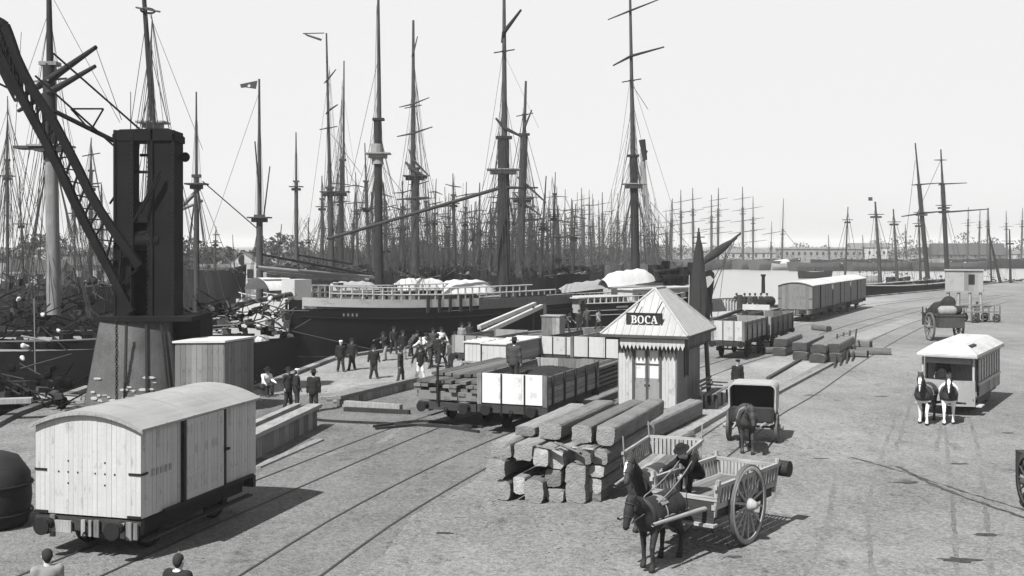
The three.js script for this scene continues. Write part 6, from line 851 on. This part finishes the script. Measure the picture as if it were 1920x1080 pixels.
{ // tall tapering canvas wrapped post with crossbars
  const p = on(1310, 604), t = thing('wrapped_post', 'tall tapering dark post wrapped in canvas with short crossbars at its top', 'post', p), k = 102 / FOCAL;
  const g = new THREE.LatheGeometry([[1.02, 0], [1.12, 1.2], [0.98, 2.6], [0.72, 4.2], [0.5, 5.8], [0.34, 7.0], [0.2, 7.5], [0.14, 8.2], [0.0, 8.3]].map(([r, y]) => new THREE.Vector2(r, y)), 40); const a = g.attributes.position; for (let i = 0; i < a.count; i++) { const an = Math.atan2(a.getZ(i), a.getX(i)), f = 1 + 0.13 * Math.sin(an * 7 + a.getY(i)) + 0.06 * Math.sin(an * 13); a.setX(i, a.getX(i) * f * 0.85); a.setZ(i, a.getZ(i) * f * 0.6); } g.computeVertexNormals(); mesh('canvas_wrap', g, M.darkCanvas, t);
  mesh('crossbar', [bx(1.1, 0.09, 0.1, 0, 7.75, 0), bx(1.3, 0.09, 0.1, 0.05, 7.2, 0), bx(1.4, 0.09, 0.1, 0.1, 6.4, 0)], M.black, t); mesh('pole', rod(V(0, 0, 0), V(0, 8.6, 0), 0.12, 0.08), M.darkWood[0], t); mesh('lashing', rope(V(-0.9, 4.3, 0.3), V(-1.0, 0.6, 0.5), 0.04), M.white[1], t);
}
// --- left: crowded hulls beyond the crane
function lump(r, c) { const b = () => ({ a: [rr(-0.4, 0.4) * r, rr(-0.3, 0.3) * r, rr(-0.4, 0.4) * r], b: [rr(-0.6, 0.6) * r, rr(-0.5, 0.5) * r, rr(-0.6, 0.6) * r], ra: r * rr(0.3, 0.6), rb: r * rr(0.2, 0.45), k: r * 0.25 }); return skinOf([b(), b(), b()], r / 4).translate(c.x, c.y, c.z); }
function clutter(t, x0, x1, y0, y1, d, n, ms) { for (const m of ms) wmesh('deck_cargo', Array.from({ length: n }, () => { const c = at(rr(x0, x1), rr(y0, y1), d + rr(-1.5, 1.5)), q = rnd(); if (q < 0.35) return bx(rr(0.1, 0.5), rr(0.1, 0.5), rr(0.15, 0.6)).rotateY(rr(0, 3)).rotateZ(rr(-0.3, 0.3)).translate(c.x, c.y, c.z); if (q < 0.94 || d > 130) return rod(c, c.clone().add(V(rr(-2.2, 2.2), rr(-1.3, 1.3), rr(-1, 1))), 0.045, 0.03, 5); return lump(rr(0.25, 0.5), c); }), m, t).userData.kind = 'stuff'; }
{
  let { t, H } = hullAt('big dark hull lying left of the crane with a cluttered deck', 'sailing ship', V(-38, 0, -60), V(-14.5, 0, -61), 1.6, 7, { sheerB: 0.6, sheerS: 0.6 });
  clutter(t, -30, 330, 560, 640, 60, 55, [M.hull, M.darkWood[3], M.hullB]); clutter(t, -10, 230, 520, 600, 63, 30, [M.darkWood[2], M.darkWood[0]]); for (const s of [1, -1]) { mesh('rail', [H.line(0.05, 0.95, 0.5, s, 0.05)], M.dgrey[0], t); }
  mastAt(t, { d: 60, foot: [101, 590], head: [91, -60], r: 0.36, r2: 0.24, m: woodM(0.22), yardM: M.sparDark, shroudTo: 74, lower: 120, platform: 274, trees: 150, m2: M.sparDark, yards: [[148, -66, 40, 86, -60, 0.22, 1.4], [172, -60, 36, 84, -48, 0.2, 1.4]] });
  wmesh('top_platform', bx(1.9, 0.14, 1.2).translate(...at(66, 277, 60).toArray()), M.spar, t); wmesh('mast_cladding', rod(at(95, 300, 59.95), at(92, 120, 59.95), 0.37, 0.33, 10), M.sparDark, t);
  mastAt(t, { d: 64, foot: [312, 580], head: [266, -60], r: 0.26, r2: 0.18, m: M.sparDark, shroudTo: 60, shrouds: true, platform: 230 }); wmesh('mast_band', [new THREE.TorusGeometry(0.38, 0.06, 6, 18).rotateX(1.4).translate(...at(277, 20, 64).toArray()), rod(at(255, 14, 64), at(300, 22, 63), 0.05)], M.spar, t);
  for (const [a, b] of [[[276, 25], [245, 235]], [[283, 25], [318, 245]], [[280, 25], [380, 280]], [[92, 20], [30, 200]], [[96, -10], [225, 230]], [[180, 90], [228, 225]], [[40, 60], [15, 480]], [[88, 290], [20, 560]], [[88, 290], [50, 570]], [[88, 290], [70, 560]], [[105, 290], [150, 560]], [[108, 290], [180, 560]], [[108, 290], [215, 560]], [[110, 285], [245, 560]]]) stay(t, a, b, 61, 60, 0.018);
}
{ const { t, H } = hullAt('low dark lighter with a pale rail, nearest hull at the left behind the covered van', 'lighter', V(-36, 0, -46.5), V(-21.3, 0, -48), 0.3, 4.5, { sheerB: 0.3, sheerS: 0.2, name: 'lighter' }); clutter(t, -30, 130, 690, 775, 48.5, 34, [M.hull, M.darkWood[0]]); wmesh('pale_rail', beam(at(62, 742, 49), at(152, 748, 49), 0.16, 0.14), M.white[1], t); for (const [x, y, r] of [[48, 650, 0.28], [42, 672, 0.2], [50, 765, 0.16], [8, 770, 0.3], [36, 560, 0.2], [80, 590, 0.15], [110, 620, 0.13]]) wmesh('white_bundle', lump(r * 0.9, at(x, y, 50.5)), M.canvas, t); wmesh('rigging_line', [...rope(at(64, 560, 50.5), at(66, 700, 50), 0.03), ...rope(at(40, 630, 50.5), at(95, 640, 50), 0.05), ...rope(at(20, 735, 49), at(160, 742, 49), 0.03)], M.rope2, t); }
{ const { t, H } = hullAt('dark brig with bundles on deck moored between the shed and the barque bow', 'sailing ship', V(-26, 0, -71), V(-12.9, 0, -67), 1.0, 5, { sheerB: 0.6, deckM: M.darkWood[2] }); clutter(t, 345, 545, 570, 632, 68.5, 46, [M.hull, M.darkWood[2], M.dgrey[1]]); for (const [x, y, r] of [[428, 607, 0.3], [462, 600, 0.36], [487, 612, 0.32], [490, 640, 0.75], [505, 560, 0.3], [395, 577, 0.3], [445, 590, 0.2], [412, 620, 0.22]]) wmesh('white_bundle', lump(r * 0.9, at(x, y, 68)), M.canvas, t); wmesh('spar', [rod(at(375, 600, 70), at(475, 568, 69), 0.08), rod(at(400, 610, 70), at(500, 580, 69), 0.07)], M.spar, t);
  mastAt(t, { d: 72, foot: [369, 590], head: [368, 172], r: 0.18, r2: 0.1, lower: 330, platform: 345, platM: M.spar, shroudTo: 36 }); wmesh('furled_sail', [rod(at(338, 388, 72), at(378, 350, 72), 0.2, 0.1, 7), rod(at(366, 345, 72), at(374, 392, 72), 0.2, 0.12, 7), rod(at(340, 392, 72), at(380, 376, 72), 0.13, 0.1, 7)], M.dullCanvas, t); for (const [a, b] of [[[369, 340], [345, 560]], [[369, 340], [405, 570]], [[369, 345], [430, 600]], [[369, 345], [355, 590]], [[369, 340], [470, 590]]]) stay(t, a, b, 72, 70, 0.02); }
{ const { t, H } = hullAt('small white hulled boat beyond the bow of the barque', 'boat', V(-23, 0, -96), V(-16.5, 0, -94), 2.1, 3.2, { mat: M.white[1], name: 'white_boat', sheerB: 0.2 }); for (const s of [1, -1]) { mesh('rail', H.line(0.05, 0.95, 0.6, s, 0.05), M.white[0], t); for (let i = 0; i < 8; i++) { const e = H.edge(0.1 + i * 0.11, s); mesh('stanchion', beam(e, e.clone().add(V(0, 0.6, 0)), 0.08, 0.08), M.white[0], t); } } }
// --- ships further out, masts as they stand against the sky
function outShip(label, x0, x1, deckY, d, B, masts, o = {}) { const a = at(x0, deckY, d), b = at(x1, deckY, d + (o.skew ?? 3)); const r = hullAt(label, 'sailing ship', a, b, a.y, B, { mat: o.mat ?? M.hullB, group: o.group, ...o }); for (const m of masts) mastAt(r.t, { d: d + (o.skew ?? 3) / 2, foot: [m[0], deckY + 4], head: [m[1], m[2]], r: (m[3] ?? 6) * d / FOCAL / 2, r2: (m[3] ?? 6) * d / FOCAL / 3.4, lower: m[4], platform: m[5], trees: m[6], yards: m[7] ?? [], shroudTo: m[8] ?? 22, m: o.sm ?? M.spar, off: m[9] ?? 0, platM: M.spar }); for (const [p, q] of o.lines ?? []) stay(r.t, p, q, d, d, 0.012 * d / 60); clutter(r.t, Math.min(x0, x1), Math.max(x0, x1), deckY - 10, deckY + 4, d, o.n ?? 14, [M.hullB, M.dgrey[1]]); return r.t; }
outShip('two masted ship whose twin tall masts carry the forked pennant, behind the barque', 590, 690, 510, 112, 6, [[622, 612, 62, 12, 352, 360, 240, [[150, -6, 6, 16, -20, 0.1, 0.4], [208, -4, 6, 18, -12, 0.12, 0.4], [365, -14, 2, 36, -6, 0.16]], 34], [640, 642, 114, 9, 300, 360, null, [], 30, 3]], { lines: [[[620, 250], [680, 330]], [[640, 300], [700, 400]]] });
outShip('ship with a dense cluster of braced yards left of centre, behind the barque', 720, 830, 520, 118, 6.5, [[778, 779, 38, 17, 316, 330, 200, [[100, -3, 6, 8, -32, 0.1, 0.3], [195, -26, 6, 30, -12, 0.1], [250, -30, 6, 36, -12, 0.12], [318, -14, -14, 26, 16, 0.25, 0.4], [372, -30, 2, 30, -2, 0.14], [300, -8, -20, 30, 30, 0.15]], 40, -4], [692, 684, 268, 7, 340, 390, null, [[392, -18, 2, 20, -2, 0.12]], 24]], { lines: [[[776, 130], [787, 200]], [[776, 210], [740, 420]], [[780, 210], [830, 440]]] });
outShip('dark masted ship close behind the thick barque mast at centre', 900, 1040, 520, 120, 7, [[974, 986, 152, 17, 252, 372, 215, [[240, -2, 8, 14, -34, 0.14, 0.4], [340, -10, -8, 44, 40, 0.16, 0.5], [380, -16, -20, 36, 24, 0.14, 0.5], [412, -10, 0, 46, -2, 0.12]], 44], [1012, 1024, 330, 8, 420, 425, null, [], 26]], { lines: [[[985, 240], [1050, 480]], [[985, 350], [1060, 500]], [[985, 250], [940, 480]]] });
outShip('slender single masted vessel seen between the flagged masts', 530, 585, 505, 140, 5, [[556, 555, 248, 8, 340, 350, null, [], 18]]);
outShip('low two masted vessel seen right of the flagged mast over the tree belt', 505, 620, 505, 145, 5, [[520, 528, 420, 4, null, 452, null, [], 12], [580, 578, 408, 4, null, 450, null, [], 12], [600, 602, 430, 4, null, null, null, [], 12]]);
outShip('ship with thin masts between the crane and the flagged mast', 345, 460, 508, 142, 5, [[402, 405, 425, 5, 452, 455, null, [[440, -6, 0, 8, 0, 0.08]], 16], [440, 436, 440, 3, null, null, null, [], 12], [245, 245, 172, 4, null, null, null, [], 10]]);
outShip('hazy ship behind the crane jib with several bare masts', -20, 230, 540, 110, 7, [[14, 14, 180, 6, 300, 330, null, [], 30], [170, 171, 258, 7, 320, 350, 290, [[345, -20, 2, 20, -2, 0.1]], 24], [192, 190, 345, 6, null, 400, null, [], 20], [45, 36, 330, 5, null, 420, null, [], 20], [140, 140, 350, 5, null, 400, null, [], 20]], { n: 40, lines: [[[14, 200], [80, 520]], [[170, 270], [120, 520]], [[170, 270], [215, 520]]] });
// the dense ranks of masts: many ships, each with two or three masts
{
  const G = 'ships of the dense rank of masts behind the moored barque';
  for (let i = 0; i < 26; i++) { const x = 740 + i * 14 + rr(-4, 4), d = 150 + rr(0, 90), n = 2 + Math.floor(rnd() * 2), ms = []; for (let k = 0; k < n; k++) { const mx = x + (k - (n - 1) / 2) * rr(18, 34), ty = rr(345, 440), lean = rr(-7, 7), yd = []; if (rnd() < 0.55) for (let q = 0; q < 3; q++) { const yy = ty + 18 + q * rr(16, 26), w = rr(10, 22); yd.push([yy, -w, rr(-2, 4), w, rr(-4, 2), 0.09, rr(0, 2)]); } ms.push([mx, mx + lean, ty, rr(3, 5.5), rnd() < 0.7 ? ty + rr(35, 60) : null, rnd() < 0.7 ? ty + rr(45, 70) : null, null, yd, rr(10, 20)]); } outShip(`${NTH[i]} from the left in the dense rank of bare masted ships behind the barque`, x - 40, x + 44, 508 - (d - 150) * 0.07, d, 6, ms, { group: G, n: 8, lines: [[[x, 400], [x + rr(20, 50), 490]], [[x, 390], [x - rr(20, 60), 490]]] }); }
  const G3 = 'ships close behind the moored barque';
  for (let i = 0; i < 16; i++) { const x = 620 + i * 29 + rr(-8, 8), d = 118 + rr(0, 28), ms = []; for (let k = 0; k < 2; k++) { const mx = x + (k - 0.5) * rr(16, 30), ty = rr(320, 430), lean = rr(-8, 8), yd = []; if (rnd() < 0.6) for (let q = 0; q < 2; q++) { const w = rr(12, 24); yd.push([ty + 24 + q * rr(20, 34), -w, rr(-6, 6), w, rr(-6, 6), 0.09, rr(0, 2)]); } ms.push([mx, mx + lean, ty, rr(4.5, 8), ty + rr(40, 80), ty + rr(55, 95), null, yd, rr(16, 26)]); } const t = outShip(`${NTH[i]} from the left of the dark ships close behind the moored barque`, x - 34, x + 36, 516 - (d - 118) * 0.2, d, 6, ms, { group: G3, n: 10, lines: [[[x, 400], [x + rr(20, 50), 500]], [[x, 390], [x - rr(20, 60), 500]], [[x, 370], [x + rr(-50, 50), 490]]] }); runningRig(t, d, 26, ms.map((m) => [m[0], m[2], 470]), 510, 40); }
  const G4 = 'hazy irregular masts right of centre';
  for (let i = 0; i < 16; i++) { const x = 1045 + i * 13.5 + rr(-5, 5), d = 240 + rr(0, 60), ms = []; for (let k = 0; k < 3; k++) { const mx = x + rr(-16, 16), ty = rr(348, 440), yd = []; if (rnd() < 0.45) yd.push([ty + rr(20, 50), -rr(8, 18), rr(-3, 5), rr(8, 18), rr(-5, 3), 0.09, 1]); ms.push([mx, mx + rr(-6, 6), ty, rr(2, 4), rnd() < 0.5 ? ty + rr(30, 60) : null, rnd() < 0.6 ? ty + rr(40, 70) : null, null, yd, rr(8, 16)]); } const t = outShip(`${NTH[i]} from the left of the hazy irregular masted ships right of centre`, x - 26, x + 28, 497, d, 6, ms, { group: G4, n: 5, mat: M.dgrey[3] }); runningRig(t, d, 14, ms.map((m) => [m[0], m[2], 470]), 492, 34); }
  const G2 = 'hazy ships moored abreast across the water behind the bowsprit';
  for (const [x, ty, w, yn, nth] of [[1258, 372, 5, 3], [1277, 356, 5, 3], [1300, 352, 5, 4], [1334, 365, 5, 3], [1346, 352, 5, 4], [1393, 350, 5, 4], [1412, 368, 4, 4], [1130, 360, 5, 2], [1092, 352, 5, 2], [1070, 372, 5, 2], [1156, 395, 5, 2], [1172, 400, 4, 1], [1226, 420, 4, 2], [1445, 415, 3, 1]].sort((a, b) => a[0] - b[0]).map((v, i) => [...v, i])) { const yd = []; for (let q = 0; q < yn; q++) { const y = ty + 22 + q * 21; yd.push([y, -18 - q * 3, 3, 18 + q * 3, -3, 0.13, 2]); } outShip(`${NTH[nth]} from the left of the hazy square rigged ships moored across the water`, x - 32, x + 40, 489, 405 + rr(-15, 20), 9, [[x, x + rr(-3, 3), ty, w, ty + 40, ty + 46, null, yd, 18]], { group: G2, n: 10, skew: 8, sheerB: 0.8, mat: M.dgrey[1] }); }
}
outShip('slim masted steamer alone on the far water right of the bowsprit', 1440, 1500, 487, 420, 7, [[1466, 1469, 372, 4, 430, 434, null, [], 14]], { lines: [[[1468, 430], [1500, 470]]] });
{ const { t } = hullAt('white domed hull lying on the far water beside the grey warehouse', 'boat', at(1440, 500, 400), at(1492, 500, 403), 0.3, 8, { mat: M.grey[2], name: 'white_boat', sheerB: 0.1 }); wmesh('canvas_cover', skinOf([{ a: at(1452, 494, 400).toArray(), b: at(1474, 493, 401).toArray(), ra: 1.1, rb: 1.4, k: 0.3 }], 0.3), M.canvas, t); }
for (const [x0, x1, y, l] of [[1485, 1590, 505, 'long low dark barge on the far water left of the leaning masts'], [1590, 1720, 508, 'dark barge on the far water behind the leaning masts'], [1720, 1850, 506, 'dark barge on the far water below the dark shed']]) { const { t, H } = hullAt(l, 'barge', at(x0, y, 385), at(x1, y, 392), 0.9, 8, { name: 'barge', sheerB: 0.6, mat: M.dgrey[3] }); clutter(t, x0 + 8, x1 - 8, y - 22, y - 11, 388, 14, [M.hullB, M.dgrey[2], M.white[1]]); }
// right: sloops along the quay, tall pair with yards
for (const [x, tx, ty, fy, w, l] of [[1583, 1590, 388, 545, 5, 'sloop with a thin triangular rig left of the leaning dark mast'], [1652, 1641, 378, 550, 9, 'sloop with a thick dark leaning mast at the right'], [1684, 1675, 392, 548, 7, 'sloop with a leaning mast just right of the thick dark one'], [1727, 1722, 395, 548, 6, 'sloop with a thin mast left of the tall pair of yards']]) { const d = 190, t = outShip(l, x - 34, x + 40, 548, d, 4.5, [[x, tx, ty, w, null, ty + 24, null, [], 26]], { n: 10, skew: 6, lines: [[[tx, ty + 10], [x - 30, 540]], [[tx, ty + 10], [x + 34, 540]]] }); }
outShip('tall ship with long level yards on two leaning masts at the right', 1690, 1800, 545, 200, 7, [[1742, 1716, 268, 9, 346, 398, null, [[346, -14, 1, 42, -3, 0.14], [400, -38, 6, 52, -5, 0.18]], 40], [1778, 1764, 280, 9, 345, 385, null, [[300, -14, 0, 10, 0, 0.12], [345, -8, 2, 46, -2, 0.14], [398, -10, 1, 84, -6, 0.18]], 40]], { n: 22, skew: 8, sm: M.sparDark, lines: [[[1716, 300], [1690, 520]], [[1764, 350], [1810, 520]], [[1764, 300], [1720, 400]]] });
{ const { t, H } = hullAt('low dark barge with a pale deck along the quay beyond the covered vans', 'barge', V(47, 0, -158), V(76, 0, -193), 0.9, 7, { name: 'barge', sheerB: 0.3, deckM: M.apron }); clutter(t, 1660, 1780, 520, 535, 172, 12, [M.hull, M.dgrey[1]]); for (const s of [1, -1]) mesh('rail', H.line(0.03, 0.95, 0.1, s, 0.08), M.pale, t); }
for (const [x0, x1, y, d, w, l] of [[1500, 1560, 512, 300, 0, 'dark rowing boat nearest the covered vans on the far water'], [1605, 1650, 516, 260, 1, 'white boat moored left of the thick leaning mast'], [1668, 1705, 520, 240, 0, 'dark boat between the leaning masts'], [1755, 1800, 522, 235, 1, 'white boat behind the barge beside the pile cabin'], [1850, 1915, 530, 215, 0, 'dark boat moored right of the pile cabin']]) { const { t } = hullAt(l, 'boat', at(x0, y, d), at(x1, y, d + 4), -0.2, 2.6, { name: 'moored_boat', mat: w ? M.white[1] : M.hullB, sheerB: 0.5 }); clutter(t, x0 + 4, x1 - 4, y - 10, y - 2, d, 6, [M.hullB, M.dgrey[1]]); }
outShip('leaning dark masted lighter beside the pile cabin at the far right', 1830, 1935, 545, 205, 6, [[1880, 1852, 428, 7, null, null, null, [], 24], [1895, 1893, 430, 6, null, 452, null, [], 20], [1860, 1853, 390, 4, null, null, null, [], 16]], { n: 26, skew: 6, sm: M.sparDark });
{ const G = 'hazy masts on the far right shore'; for (const [x, ty, nth] of [[1620, 440], [1700, 420], [1814, 388], [1835, 392], [1852, 390], [1888, 395], [1915, 390], [1610, 470], [1555, 440], [1650, 455]].sort((a, b) => a[0] - b[0]).map((v, i) => [...v, i])) outShip(`${NTH[nth]} from the left of the hazy masted vessels on the far right shore`, x - 26, x + 30, 488, 420 + rr(-10, 25), 8, [[x, x + rr(-3, 3), ty, 3.6, ty + 24, ty + 30, null, rnd() < 0.6 ? [[ty + 30, -14, 1, 14, -1, 0.1]] : [], 12]], { group: G, n: 6, skew: 6 }); }
tag(mesh(numbered('flag'), bx(0.7, 0.6, 0.03).translate(...at(1632, 373, 188).toArray()), M.coat[2], scene), 'tiny square flag at the head of the thick leaning mast at right', 'flag');
runningRig(byLabel('long dark hulled barque'), 94, 90, [[708, 90, 310], [710, 250, 420], [943, 90, 330], [943, 260, 420]], 520, 90);
runningRig(byLabel('dark hulled ship with pale'), 106, 40, [[1186, 100, 345], [1190, 260, 420]], 500, 80);
runningRig(byLabel('ship with a dense cluster'), 118, 60, [[778, 130, 400]], 510, 60); runningRig(byLabel('dark masted ship close'), 120, 70, [[980, 200, 430]], 510, 60); runningRig(byLabel('two masted ship whose twin'), 112, 50, [[618, 120, 380], [641, 150, 380]], 505, 55);
runningRig(byLabel('big dark hull lying left'), 62, 80, [[94, 10, 300], [285, 20, 240], [14, 200, 330]], 560, 110); runningRig(byLabel('hazy ship behind the crane'), 110, 120, [[14, 180, 420], [170, 260, 430], [140, 350, 430], [192, 345, 430]], 530, 60);
{ // low water's edge tangle of spars and stays in the dense rank
  const g = []; for (let i = 0; i < 700; i++) { const x = rr(560, 1250), d = rr(150, 240), a = at(x, rr(400, 480), d), b = at(x + rr(-40, 40), rr(450, 500), d + rr(-4, 4)); g.push(rod(a, b, 0.028, 0.028, 4)); } const m = mesh(numbered('rigging_lines'), g, M.rope, scene); m.userData = { kind: 'stuff', label: 'tangle of fine rigging lines of the dense rank of ships', category: 'rigging' };
}
// --- shadows on, draw
scene.traverse((o) => { if (o.isMesh) { o.castShadow = true; o.receiveShadow = true; } });
renderer.render(scene, camera);
